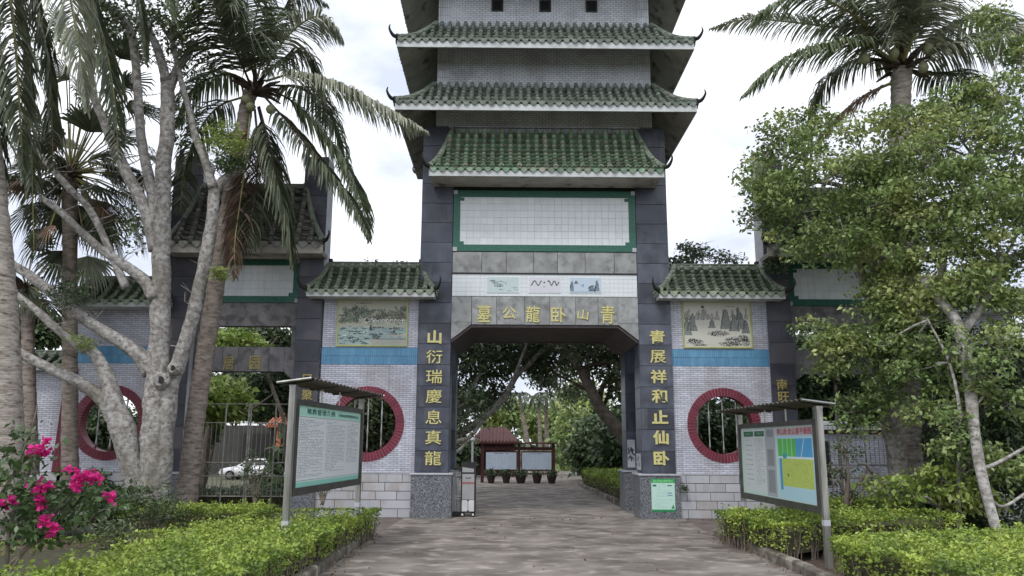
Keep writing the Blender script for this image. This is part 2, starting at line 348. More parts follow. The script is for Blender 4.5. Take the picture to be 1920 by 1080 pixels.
def roof_slope(deckobj, M4, X0, X1, D, rise, hl, hr, ncol, nrow, mc, mp_, mode='parts', cr=.07, curve=.45, key='a', drips=True):
    """tiled slope; local frame of M4: x along the eave, y inwards, z up. mode parts: every tile its own object"""
    pitch = (X1-X0)/ncol
    zf = lambda s: rise*((1-curve)*s+curve*s*s)
    kk = (key, mc.name, round(pitch, 3), cr)
    if kk not in _unit:
        _unit[kk] = (arc_tile(cr*1.12, cr*.95).mesh('cover_tile', mc, True), arc_tile(pitch*.60, pitch*.56, up=False, span=PI*.58, seg=5, thick=.010).mesh('pan_tile', mp_, True),
                     eave_disk(cr*1.1).mesh('round_eave_tile', mc), drip(pitch*.8, pitch*.42).mesh('drip_tile', mc))
    cm, pm, em, dm = _unit[kk]
    joined = {'cover_tile': MB(), 'pan_tile': MB(), 'round_eave_tile': MB(), 'drip_tile': MB()}
    def place(me, nm, mw):
        if mode == 'parts': link(nm, me, deckobj, mw=M4 @ mw)
        else:
            T = M4 @ mw; joined[nm].add([T @ v.co for v in me.vertices], [tuple(p.vertices) for p in me.polygons])
    def run(x, me, nm, lift, smin=0.0):
        smax = 1.0
        if hl > 0: smax = min(smax, (x-X0)/hl)
        if hr > 0: smax = min(smax, (X1-x)/hr)
        for j in range(nrow):
            s0 = j/nrow; s1 = min((j+1)/nrow, smax)
            if s1-s0 < .25/nrow: break
            a = Vector((x, D*s0, zf(s0))); b = Vector((x, D*s1, zf(s1))); d = b-a; L = d.length*1.1; d.normalize()
            nn = Vector((1, 0, 0)).cross(d)
            jx = random.uniform(-.004, .004)
            up = .010 if nm == 'cover_tile' else .04; a = a+nn*(lift+up)
            e = d*L-nn*up; R = Matrix(((1, e.x, nn.x, a.x+jx), (0, e.y, nn.y, a.y), (0, e.z, nn.z, a.z), (0, 0, 0, 1)))
            if mode == 'parts': R = R @ Matrix.Rotation(random.gauss(0, .010), 4, 'Z') @ Matrix.Rotation(random.gauss(0, .025), 4, 'Y')
            place(me, nm, R)
    for i in range(ncol+1):
        x = X0+pitch*i
        if 0 < i < ncol or True:
            xx = min(max(x, X0+cr*.7), X1-cr*.7)
            run(xx, cm, 'cover_tile', .062)
            place(em, 'round_eave_tile', Matrix.Translation((xx, -.01+random.gauss(0, .006), .075+random.gauss(0, .006))))
        if i < ncol:
            run(x+pitch/2, pm, 'pan_tile', -.02)
            if drips: place(dm, 'drip_tile', Matrix.Translation((x+pitch/2, -.012+random.gauss(0, .005), .03+random.gauss(0, .005))))
    if mode != 'parts':
        for nm, mm in (('cover_tile', mc), ('pan_tile', mp_), ('round_eave_tile', mc), ('drip_tile', mc)):
            if joined[nm].v: joined[nm].build({'cover_tile': 'side_cover_tiling', 'pan_tile': 'side_pan_tiling', 'round_eave_tile': 'side_eave_ends', 'drip_tile': 'side_drip_edging'}[nm], mm, deckobj, smooth=nm in ('cover_tile', 'pan_tile'), kind='stuff')
def hip(deckobj, p0, p1, rad, m, curl=.35, sag=.12, dirx=1, tipm=None):
    """ridge from the top p0 down to the eave corner p1, ending in an upswept tip"""
    p0, p1 = Vector(p0), Vector(p1); pts = []; n = 8
    for k in range(n+1):
        t = k/n; p = p0.lerp(p1, t); p.z -= sag*math.sin(PI*t); pts.append(p)
    for k in range(n):
        mb = MB(); a, b = pts[k], pts[k+1]; d = (b-a)
        mb.tube([a-d*.02, b+d*.03], [rad*.93, rad*1.05], 8); mb.build('hip_tile', m, deckobj, smooth=False)
    h = (p1-p0); h.z = 0; h.normalize()
    tp = [p1, p1+h*curl*.42+Vector((0, 0, -.015)), p1+h*curl*.75+Vector((0, 0, curl*.16)), p1+h*curl*.95+Vector((0, 0, curl*.5)), p1+h*curl*.86+Vector((0, 0, curl*.85))]
    pp, rr = smooth_path(tp, [rad*.8, rad*.62, rad*.46, rad*.32, rad*.16], 4)
    mb = MB(); mb.tube(pp, rr, 8); mb.build('upswept_ridge_tip', tipm or m, deckobj, smooth=True)
def eave_roof(parent, name, X0, X1, Y0, Y1, Z, top_z, bx0, bx1, by0, by1, ncol, nrow, mc, mp_, fh=.16, cr=.07, slabt=.1, flat=True, curl=.35, sides=True, back=False, label=None, fasm=None, slabm=None):
    """skirt roof: eave rectangle X0..X1, Y0..Y1 at Z (fascia bottom); tiles rise to the body rectangle at top_z"""
    mb = MB(); r = top_z-(Z+fh)
    if flat: mb.box(X0+.04, X1-.04, Y0+.04, Y1-.04, Z+.01, Z+slabt)
    def shell(off, flip, z0off):
        v = []; f = []; ns = 7
        for k in range(ns):
            q = k/(ns-1); zz = r*(.55*q+.45*q*q); xa, xb, ya, yb = X0+.03+(bx0-X0-.03)*q, X1-.03+(bx1-X1+.03)*q, Y0+.03+(by0-Y0-.03)*q, Y1-.03+(by1-Y1+.03)*q
            z = Z+fh+zz-off+(z0off if k == 0 else 0); v += [(xa, ya, z), (xb, ya, z), (xb, yb, z), (xa, yb, z)]
        for k in range(ns-1):
            for e in range(4): g_ = (e+1) % 4; q = (k*4+e, k*4+g_, k*4+4+g_, k*4+4+e); f.append(q[::-1] if flip else q)
        mb.add(v, f)
    if not flat: shell(.2, True, .02)
    mb.cur = 1; shell(.06*math.sqrt(1+(r/max(.1, by0-Y0))**2), False, 0); mb.cur = 0
    deck = mb.build(name, [slabm or M['concr'], M['deck']], parent)
    if label: deck['label'] = label
    fb = MB(); t = .05
    fb.box(X0, X1, Y0, Y0+t, Z, Z+fh); fb.build('fascia_board', fasm or M['white'], deck)
    if sides:
        for xa, xb in ((X0, X0+t), (X1-t, X1)):
            fb = MB(); fb.box(xa, xb, Y0+t+.002, Y1, Z, Z+fh); fb.build('fascia_board', fasm or M['white'], deck)
    roof_slope(deck, Matrix.Translation((X0, Y0, Z+fh)), 0, X1-X0, by0-Y0, r, bx0-X0, X1-bx1, ncol, nrow, mc, mp_, cr=cr, key=name)
    if sides:
        ns = max(3, int(round((Y1-Y0)/((X1-X0)/ncol))))
        RL = Matrix.Translation((X0, Y1, Z+fh)) @ Matrix.Rotation(-PI/2, 4, 'Z')
        roof_slope(deck, RL, 0, Y1-Y0, bx0-X0, r, Y1-by1, by0-Y0, ns, nrow, mc, mp_, mode='joined', cr=cr, key=name)
        RR = Matrix.Translation((X1, Y0, Z+fh)) @ Matrix.Rotation(PI/2, 4, 'Z')
        roof_slope(deck, RR, 0, Y1-Y0, X1-bx1, r, by0-Y0, Y1-by1, ns, nrow, mc, mp_, mode='joined', cr=cr, key=name)
    if back:
        RB = Matrix.Translation((X1, Y1, Z+fh)) @ Matrix.Rotation(PI, 4, 'Z')
        roof_slope(deck, RB, 0, X1-X0, Y1-by1, r, X1-bx1, bx0-X0, ncol, nrow, mc, mp_, mode='joined', cr=cr, key=name)
    for (tx, ty, ex, ey) in ((bx0, by0, X0, Y0), (bx1, by0, X1, Y0)) + (((bx0, by1, X0, Y1), (bx1, by1, X1, Y1)) if sides else ()):
        hip(deck, (tx, ty, top_z+.08), (ex, ey, Z+fh+.1), .075, M['ridge'], curl=curl, sag=r*.14, tipm=M['deck'])
    return deck
# ------------------------------------------------------------------ ground
def gz(x, y):                                  # the car park behind the left gate lies a little lower
    f = lambda t: max(0, min(1, t))**2*(3-2*max(0, min(1, t)))
    return -.75*f((y-6)/12)*f((-x-4.5)/3.5)
xs = [-400, -120, -60, -40]+list(np.arange(-30, 30.1, 1.5))+[40, 60, 120, 400]; ys = [-120, -60, -30]+list(np.arange(-20, 50.1, 1.5))+[65, 90, 150, 400, 900]
mb = MB(); mb.add([(x, y, gz(x, y)-.012) for y in ys for x in xs], [(j*len(xs)+i, j*len(xs)+i+1, (j+1)*len(xs)+i+1, (j+1)*len(xs)+i) for j in range(len(ys)-1) for i in range(len(xs)-1)])
mb.build('ground', M['ground'], kind='structure', smooth=True)
def sheet(name, poly, z, m, t=.05):
    mb = MB(); n = len(poly)
    mb.add([(x, y, z) for x, y in poly]+[(x, y, z-t) for x, y in poly], [tuple(range(n))]+[(i, i+n, (i+1) % n+n, (i+1) % n) for i in range(n)])
    return mb.build(name, m, kind='structure')
sheet('road', [(-3.38, -40), (3.0, -40), (3.0, -3.3), (3.22, -.1), (3.6, .6), (2.2, 3.4), (2.25, 9), (2.1, 15), (6, 17), (6, 40), (-3.4, 40), (-3.0, 16), (-2.2, 5), (-3.6, .6), (-3.3, -.1), (-3.38, -3.3)], .004, M['concrete'])
sheet('forecourt_path', [(-9.5, -3.25), (-3.39, -3.25), (-3.31, -.1), (-3.4, .06), (-9.5, .06)], 0.0, M['apron'])
sheet('side_path', [(3.01, -3.25), (9.5, -3.25), (9.5, .06), (3.4, .06), (3.23, -.1)], 0.0, M['apron'])
sheet('garden_path', [(-14, -9.2), (-6.7, -9.6), (-6.3, -7.3), (-14, -6.3)], 0.0, M['path'])
sheet('planting_bed_left', [(-14, -40), (-3.56, -40), (-3.56, -3.42), (-9.5, -3.42), (-14, -3.42)], -.005, M['soil'])
sheet('planting_bed_right', [(3.17, -40), (14, -40), (14, -3.42), (3.17, -3.42)], -.005, M['soil'])
# kerbs: separate uneven stones
def kerb(name, p0, p1, L=.95, w=.15, h=.14):
    p0, p1 = Vector((*p0, 0)), Vector((*p1, 0)); d = p1-p0; n = max(1, int(round(d.length/L))); d /= n; u = d.normalized(); s = Vector((-u.y, u.x, 0))
    root = thing(name, p0, None, None); root['kind'] = 'structure'
    for k in range(n):
        a = p0+d*k+u*.008; b = p0+d*(k+1)-u*.008; mb = MB(); hh = h+random.uniform(-.012, .012); off = s*random.uniform(-.012, .012); sl = .03
        v = []
        for e in (a, b):
            e = e+off; v += [e-s*w/2+Vector((0, 0, -.05)), e+s*w/2+Vector((0, 0, -.05)), e+s*w/2+Vector((0, 0, hh-sl)), e+s*(w/2-sl)+Vector((0, 0, hh)), e-s*(w/2-sl)+Vector((0, 0, hh)), e-s*w/2+Vector((0, 0, hh-sl))]
        mb.add(v, [(5,4,3,2,1,0), (6,7,8,9,10,11)]+[(i, (i+1) % 6, (i+1) % 6+6, i+6) for i in range(6)])
        mb.build('kerb_stone', M['kerb'], root)
kerb('kerb_left', (-3.47, -12.9), (-3.47, -3.4)); kerb('kerb_right', (3.08, -12.9), (3.08, -3.45))
kerb('kerb_inner', (2.36, 4.5), (2.2, 15.0))
# ------------------------------------------------------------------ gate tower
tower = thing('gate_tower', (0, 0, 0), 'tall central pagoda gate tower with green tiled roofs and gold lettered piers over the road', 'gate tower')
_sl = {}
def slab_mesh(w, h, m, d=.03):
    k = (round(w, 3), round(h, 3), m.name)
    if k not in _sl: mb = MB(); mb.bbox(0, w, 0, d, 0, h, .005); _sl[k] = mb.mesh('stone_slab', m)
    return _sl[k]
def slab_face(parent, x, y, z0, z1, w, pitch, m, rot=0, name='stone_slab', j=.006):
    n = max(1, int(round((z1-z0)/pitch))); h = (z1-z0)/n
    me = slab_mesh(w-j, h-j, m)
    for k in range(n):
        link(name, me, parent, mw=Matrix.Translation((x, y, z0+k*h+j/2)) @ Matrix.Rotation(rot, 4, 'Z') @ Matrix.Translation((j/2, random.uniform(-.002, .002), 0)))
def pier(root, x0, x1, y0, y1, z0, z1, pitch=.52, faces='fio', m=None):
    mb = MB(); mb.box(x0+.02, x1-.02, y0+.02, y1-.02, z0, z1); p = mb.build('pier', M['deck'], root)
    m = m or M['slab']
    slab_face(p, x0, y0, z0, z1, x1-x0, pitch, m)
    slab_face(p, x1, y0+.031, z0, z1, y1-y0-.062, pitch, m, PI/2)
    slab_face(p, x0, y1-.031, z0, z1, y1-y0-.062, pitch, m, -PI/2)
    slab_face(p, x1, y1, z0, z1, x1-x0, pitch, m, PI)
    return p
piers = {}
for s in (-1, 1):
    xa, xb = sorted((s*2.28, s*3.07)); ba, bb = sorted((s*2.2, s*3.14))
    for y0 in (0, 2.4):
        p = pier(tower, xa, xb, y0, y0+.8, 1.03, 9.62); piers[(s, y0)] = p
        mb = MB(); mb.box(ba, bb, y0-.06, y0+.86, 0, .985); b = mb.build('pier_base', M['speck'], tower)
        mb = MB(); mb.box(ba-.03, bb+.03, y0-.09, y0+.89, .987, 1.025); mb.build('base_cap', M['cap'], b)
        mb = MB(); mb.box(ba-.012, bb+.012, y0-.072, y0+.872, 0, .16); mb.build('skirting_course', M['speck'], b)
# portal lining between the piers, front to back
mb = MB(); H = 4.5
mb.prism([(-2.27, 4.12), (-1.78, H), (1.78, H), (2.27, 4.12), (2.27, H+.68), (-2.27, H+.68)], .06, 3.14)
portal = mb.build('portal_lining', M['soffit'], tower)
mb = MB(); q = [(-2.27, 4.10), (-1.785, 4.478), (1.785, 4.478), (2.27, 4.10)]; q2 = [(2.27, 4.165), (1.77, 4.54), (-1.77, 4.54), (-2.27, 4.165)]
for y0, y1 in ((.045, .2), (3.0, 3.16)):
    n = len(mb.v); v = [(x, y0, z) for x, z in q]+[(x, y0, z) for x, z in reversed(q2)]+[(x, y1, z) for x, z in q]+[(x, y1, z) for x, z in reversed(q2)]
    mb.add(v, [(k, k+1, k+5, k+4) for k in range(3)]+[(8+k, 12+k, 13+k, 9+k) for k in range(3)]+[(k, 8+k, 9+k, k+1) for k in range(3)]+[(4+k, 5+k, 13+k, 12+k) for k in range(3)])
mb.build('portal_edge_trim', M['soffit'], tower)
# name beam: marble pieces
nb = MB(); nb.box(-2.27, 2.27, .062, .78, H+.69, 8.9); core = nb.build('panel_wall', M['deck'], tower)
def piece(parent, poly, y0, y1, m, name='marble_panel'):
    mb = MB(); mb.prism(poly, y0, y1); return mb.build(name, m, parent)
g = .004
beam = MB().prism([(-1.77, 4.55), (1.77, 4.55), (1.77, 5.2), (-1.77, 5.2)], .03, .05).build('name_beam', M['deck'], tower)
xs_ = [-1.78, -1.18, -.5, .12, .75, 1.3, 1.79]
for a, b in zip(xs_[:-1], xs_[1:]): piece(beam, [(a+g, 4.545), (b-g, 4.545), (b-g, 5.23), (a+g, 5.23)], .0, .032, M['marble'])
for s in (-1, 1):
    piece(beam, [(s*1.79, 4.60), (s*2.275, 4.60), (s*2.275, 5.23), (s*1.79, 5.23)], .0, .032, M['marble'])
    piece(beam, [(s*1.79, 4.592), (s*1.79, 4.55), (s*2.275, 4.175), (s*2.275, 4.592)], .0, .032, M['marble'])
for ch, px, py, w, h, sh in (('墓', 908, 588, 28, 36, 0), ('公', 955, 587, 28, 24, 0), ('龍', 999, 589, 27, 32, .04), ('卧', 1047, 590, 30, 30, .0), ('山', 1093, 590, 25, 19, .05), ('青', 1139, 590, 28, 36, .02)):
    if w: p = at(px, py, 0); u = .01245; put_text(ch, p.x, -.008, p.z, w*u, h*u, M['gold'], beam, bold=.012, shear=sh*1.0, depth=.5)
# white picture band
band = MB().box(-2.27, 2.27, .02, .06, 5.245, 5.79).build('white_tile_band', M['wjoint'], tower)
tl = MB()
nx, nz_ = 40, 5
for i in range(nx):
    for k in range(nz_):
        x0 = -2.27+4.54*i/nx; z0 = 5.245+.545*k/nz_; tl.box(x0+.002, x0+4.54/nx-.002, .012, .02, z0+.002, z0+.545/nz_-.002, back=False)
tl.build('band_tiling', M['wpan'], band, kind='stuff')
MB().box(-2.275, 2.275, -.012, .05, 5.795, 5.822).build('dark_string_line', M['black'], tower)
beam2 = MB().box(-2.27, 2.27, .03, .06, 5.83, 6.35).build('marble_beam', M['deck'], tower)
cuts = [-2.275, -1.55, -.95, -.28, .32, 1.0, 1.72, 2.275]
for a, b in zip(cuts[:-1], cuts[1:]): MB().bbox(a+g, b-g, .0, .032, 5.828, 6.355, .004).build('marble_panel', M['marble'], beam2)
def framed_panel(root, x0, x1, z0, z1, y, fw, tw, m_in=None, label=None):
    """green mosaic frame with stepped corners around glazed white tiles"""
    fr = MB(); fr.box(x0, x1, y-.02, y+.05, z0, z0+fw); fr.box(x0, x1, y-.02, y+.05, z1-fw, z1); fr.box(x0, x0+fw, y-.02, y+.05, z0+fw, z1-fw); fr.box(x1-fw, x1, y-.02, y+.05, z0+fw, z1-fw)
    n = .1
    for xx in (x0+fw, x1-fw-n):
        for zz in (z0+fw, z1-fw-n): fr.box(xx, xx+n, y-.018, y+.02, zz, zz+n*.8)
    f = fr.build('green_frame', M['green'], root)
    for xx in (x0-.002, x1-.098):
        for zz in (z0-.002, z1-.098): MB().box(xx, xx+.1, y-.028, y, zz, zz+.1).build('corner_block', M['cap'], f)
    pn = MB().box(x0+fw, x1-fw, y+.012, y+.05, z0+fw, z1-fw).build('tile_panel', M['wjoint'], root)
    w, h = x1-x0-2*fw, z1-z0-2*fw; a, b = max(1, round(w/tw)), max(1, round(h/tw)); me = MB().bbox(.002, w/a-.002, 0, .014, .002, h/b-.002, .002).mesh('glazed_tile', m_in or M['wpan'])
    for i in range(a):
        for k in range(b):
            R = Matrix.Rotation(random.uniform(-.006, .006), 4, 'X') @ Matrix.Rotation(random.uniform(-.006, .006), 4, 'Z')
            link('glazed_tile', me, pn, mw=Matrix.Translation((x0+fw+w*i/a, y-.002, z0+fw+h*k/b)) @ R)
    return f
framed_panel(tower, -2.27, 2.27, 6.37, 7.93, .0, .165, .168)
# couplets on the two front piers
for s, chars, pxs in ((-1, '山衍瑞慶息真龍', 0), (1, '青展祥和止仙卧', 0)):
    ys7 = (632, 669, 706, 743, 782, 820, 859); x0, x1 = (815, 812) if s < 0 else (1232, 1240)
    for k, ch in enumerate(chars):
        px = x0+(x1-x0)*k/6; p = at(px, ys7[k], 0)
        put_text(ch, p.x, -.012, p.z, .385, .325, M['gold'], piers[(s, 0)], bold=(.034 if ch in '山止仙卧' else (.022 if ch in '和青祥' else .006)), depth=.6)
# upper body
def brick_part(root, name, x0, x1, z0, z1, y, mt, bl, bh, **kw):
    mb = MB(); brick_face(mb, x0, x1, z0, z1, y, bl, bh, **kw); return mb.build(name, mt, root, kind='stuff')
body = MB().box(-2.76, 2.76, .02, 3.18, 9.62, 15.2).build('tower_body', M['mortar'], tower)
brick_part(body, 'brickwork', -2.44, 2.44, 9.62, 15.2, .02, M['tileup'], .15, .057)
ct_ = MB()
for s in (-1, 1):
    for k in range(7):
        xa = 2.44+.046*k+.046/2; xa = s*xa
        for z in np.arange(9.66, 15.1, .22): ct_.box(xa-.019, xa+.019, .004, .02, z+.004, z+.214, back=False)
ct_.build('corner_tiling', M['tileup'], body, kind='stuff')
sb = MB()
for s in (-1, 1):
    for z in np.arange(9.66, 15.1, .057):
        for k in range(20):
            y = .06+.152*k+(.076 if int(z/.057) % 2 else 0); sb.box(min(s*2.76, s*2.768), max(s*2.76, s*2.768), y, y+.142, z, z+.047, back=False)
sb.build('side_brickwork', M['tileup'], body, kind='stuff')
for X in (-1.22, .04, 1.26):
    w = MB().box(X-.155, X+.155, -.012, .03, 12.86, 13.2).build('window', M['black'], body)
    MB().box(X-.11, X+.11, -.02, -.013, 12.9, 13.16).build('recess_shade_plate', M['glass'], w)  # dark plate stands in for the shade inside the square opening
neck = MB().box(-2.27, 2.27, .08, .5, 8.9, 9.64).build('neck_wall', M['mortar'], tower)
brick_part(neck, 'neck_brickwork', -2.27, 2.27, 9.2, 9.64, .08, M['tileup'], .15, .057)
eave_roof(tower, 'lower_canopy_roof', -2.82, 2.84, -.92, -.02, 8.0, 9.46, -2.33, 2.3, -.06, -.03, 26, 10, M['glazeg'], M['pang'], fh=.15, cr=.058, sides=False, curl=.3)
eave_roof(tower, 'first_pagoda_roof', -3.68, 3.68, -1.0, 4.2, 9.65, 10.72, -2.8, 2.8, -.02, 3.22, 36, 6, M['glaze'], M['glaze'], fh=.17, cr=.056, curl=.27, flat=False)
eave_roof(tower, 'second_pagoda_roof', -3.68, 3.68, -1.0, 4.2, 11.3, 12.42, -2.8, 2.8, -.02, 3.22, 36, 6, M['glaze'], M['glaze'], fh=.17, cr=.056, curl=.27, flat=False)
eave_roof(tower, 'third_pagoda_roof', -3.85, 3.85, -1.15, 4.35, 13.45, 14.5, -2.8, 2.8, -.02, 3.22, 36, 5, M['glaze'], M['glaze'], fh=.17, cr=.056, curl=.27, flat=False)
# ------------------------------------------------------------------ flat prints (rasterised in code, one face per cell)
def print_sheet(name, img, parent, origin, U, V, nrm=None):
    """img[ny,nx,3] in 0-255 with row 0 at the top; origin = lower left corner, U and V the full edge vectors"""
    ny, nx = img.shape[:2]; o, U, V = Vector(origin), Vector(U), Vector(V)
    gu, gv = np.meshgrid(np.linspace(0, 1, nx+1), np.linspace(0, 1, ny+1))
    co = np.array(o)[None, None]+gu[..., None]*np.array(U)+gv[..., None]*np.array(V)
    idx = np.arange((nx+1)*(ny+1)).reshape(ny+1, nx+1)
    fq = np.stack([idx[:-1, :-1], idx[:-1, 1:], idx[1:, 1:], idx[1:, :-1]], -1).reshape(-1, 4)
    me = npmesh(name, co.reshape(-1, 3), fq, M['print'])
    c = np.clip(img[::-1]/255.0, 0, 1); c = np.where(c <= .04045, c/12.92, ((c+.055)/1.055)**2.4)
    col = np.concatenate([c, np.ones((ny, nx, 1))], -1).reshape(-1, 1, 4).repeat(4, 1)
    at_ = me.color_attributes.new('Col', 'FLOAT_COLOR', 'CORNER'); at_.data.foreach_set('color', col.astype(np.float32).ravel())
    return link(name, me, parent)
rng = np.random.default_rng(5)
def lines(img, x0, x1, y0, y1, pitch, col=(70, 74, 80), ragged=.35, ink=.75, thick=1):
    y = y0
    while y+thick <= y1:
        e = x1 if rng.random() > ragged else x0+(x1-x0)*rng.uniform(.3, .9)
        for x in range(int(x0), int(e)):
            if rng.random() < ink:
                for q in range(thick):
                    a = rng.uniform(.35, .9); img[int(y)+q, x] = img[int(y)+q, x]*(1-a)+np.array(col)*a
        y += pitch
def peak(img, cx, base, top, w, col, dark, seed):
    r = np.random.default_rng(seed); ny, nx = img.shape[:2]; off = np.cumsum(r.normal(0, .6, nx+ny))
    for y in range(int(top), int(base)):
        f = (y-top)/(base-top); hw = w*(.18+.82*f**.8)
        a, b = int(cx-hw+off[y]*.6), int(cx+hw+off[y+7]*.5)
        for x in range(max(0, a), min(nx, b)):
            k = r.random(); e = min(x-a, b-x) < 1.2
            st = (math.sin(x*1.7+off[x]*2)+1)/2
            v = np.array(dark) if (e or st*k > .42) else np.array(col)
            img[y, x] = img[y, x]*.15+v*.85
def blob(img, cx, cy, rx, ry, col, seed, dens=.7):
    r = np.random.default_rng(seed); ny, nx = img.shape[:2]
    for y in range(max(0, int(cy-ry)), min(ny, int(cy+ry)+1)):
        for x in range(max(0, int(cx-rx)), min(nx, int(cx+rx)+1)):
            if ((x-cx)/rx)**2+((y-cy)/ry)**2 < r.uniform(.4, 1.15) and r.random() < dens: img[y, x] = np.array(col)*r.uniform(.6, 1.25)
def mural_mountains():
    I = np.ones((86, 128, 3))*np.array((196, 196, 186)); I += rng.normal(0, 3, I.shape)
    for k in range(18): peak(I, rng.integers(4, 122), rng.integers(30, 36), rng.integers(12, 22), rng.integers(3, 6), (160, 160, 154), (120, 120, 118), k)
    for a in ((8, 64, 30, 9), (20, 56, 22, 10), (84, 52, 14, 12), (96, 56, 24, 11), (110, 52, 20, 9), (121, 60, 34, 8), (58, 50, 32, 7), (104, 34, 10, 6)): peak(I, *a, (120, 126, 124), (56, 60, 60), a[0])
    for cx, cy, rx, ry in ((66, 60, 22, 6), (20, 76, 17, 5), (14, 72, 8, 3), (96, 72, 20, 6), (88, 80, 24, 5), (112, 68, 12, 6), (118, 76, 8, 9), (30, 82, 15, 2)): blob(I, cx, cy, rx, ry, (58, 62, 60), cx)
    blob(I, 37, 9, 3.4, 3.4, (40, 42, 44), 3, 1); lines(I, 80, 98, 8, 10, 2, (50, 50, 50), 0, .8)
    return I
def mural_garden():
    I = np.ones((86, 128, 3))*np.array((172, 174, 158)); I += rng.normal(0, 4, I.shape)
    for k in range(150): blob(I, rng.integers(0, 128), rng.integers(14, 44), rng.integers(3, 9), rng.integers(2, 7), [(74, 92, 70), (56, 66, 52), (104, 116, 92), (128, 132, 116), (60, 84, 70)][rng.integers(0, 5)], k, .6)
    I[52:86] = np.array((150, 172, 172))+rng.normal(0, 6, (34, 128, 3))
    for k in range(120): blob(I, rng.integers(0, 128), rng.integers(50, 84), rng.integers(2, 9), rng.integers(1, 3), [(52, 66, 56), (72, 96, 80), (40, 48, 42), (196, 208, 206)][rng.integers(0, 4)], k+200, .7)
    for k in range(60): blob(I, rng.integers(60, 128), rng.integers(28, 36), 3, 2, (88, 76, 66), k+400, .5)
    for k in range(9):                                     # pale garden wall with round openings, moon gate
        blob(I, 62+k*7.5, 39, 4, 3.4, (202, 204, 194), k+500, 1); blob(I, 62+k*7.5, 39.5, 1.8, 1.6, (70, 80, 66), k+520, 1)
    blob(I, 53, 38, 6, 6, (204, 204, 196), 600, 1); blob(I, 53, 38, 3.4, 4, (44, 52, 44), 601, 1); I[42:46, 42:128:3] = (190, 190, 180)
    I[66:70, 94:128] = (176, 172, 160); I[74:84, 62:128] = np.array((168, 170, 160))+rng.normal(0, 5, (10, 66, 3)); I[74:75, 62:128] = (70, 66, 60)
    blob(I, 61, 53, 2.4, 7, (40, 48, 42), 602, 1); lines(I, 34, 62, 5, 8, 3, (50, 54, 50), 0, .7, 2)
    return I
def small_picture(k):
    I = np.ones((34, 60, 3))*np.array(((190, 206, 206), (206, 208, 216), (188, 204, 220))[k]); I += rng.normal(0, 3, I.shape)
    if k == 0:
        for j in range(9): blob(I, 6+rng.integers(0, 22), 6+rng.integers(0, 16), 7, 1.6, (112, 130, 130), j, .7)
        for j in range(10): blob(I, rng.integers(4, 58), rng.integers(12, 31), 5, 1.2, (120, 140, 136), j+20, .6)
    elif k == 1:
        x = 4.0; y = 11.0
        for x in np.arange(4, 24, .5): blob(I, x, 12+5*math.sin(x*.45), 1.3, 1.3, (70, 74, 84), int(x*9), .9)
        for x in np.arange(36, 57, .5): blob(I, x, 12+5*math.sin(x*.6+1), 1.3, 1.3, (70, 74, 84), int(x*9), .9)
        blob(I, 29, 11, 2, 2, (44, 46, 52), 4, 1); blob(I, 29, 20, 5, 2, (170, 170, 110), 5, .7)
    else:
        for a in ((5, 30, 8, 6), (12, 14, 6, 4), (52, 30, 6, 5), (42, 30, 17, 6)): peak(I, *a, (110, 128, 140), (50, 60, 70), a[0])
        for j in range(8): blob(I, rng.integers(36, 58), rng.integers(18, 30), 3, 2, (48, 58, 62), j+40, .7)
        blob(I, 24, 17, 4, 4, (120, 160, 190), 50, .6); I[31:33] = (150, 170, 180)
    return I
for k, xx in enumerate((943, 1021, 1098)):
    p = at(xx, 539, 0)
    fr = MB().box(p.x-.405, p.x+.405, .001, .011, 5.32, 5.73).build('picture', M['wpan'], band)
    print_sheet('painted_tile_picture', small_picture(k), fr, (p.x-.385, -.003, 5.335), (.77, 0, 0), (0, 0, .38))
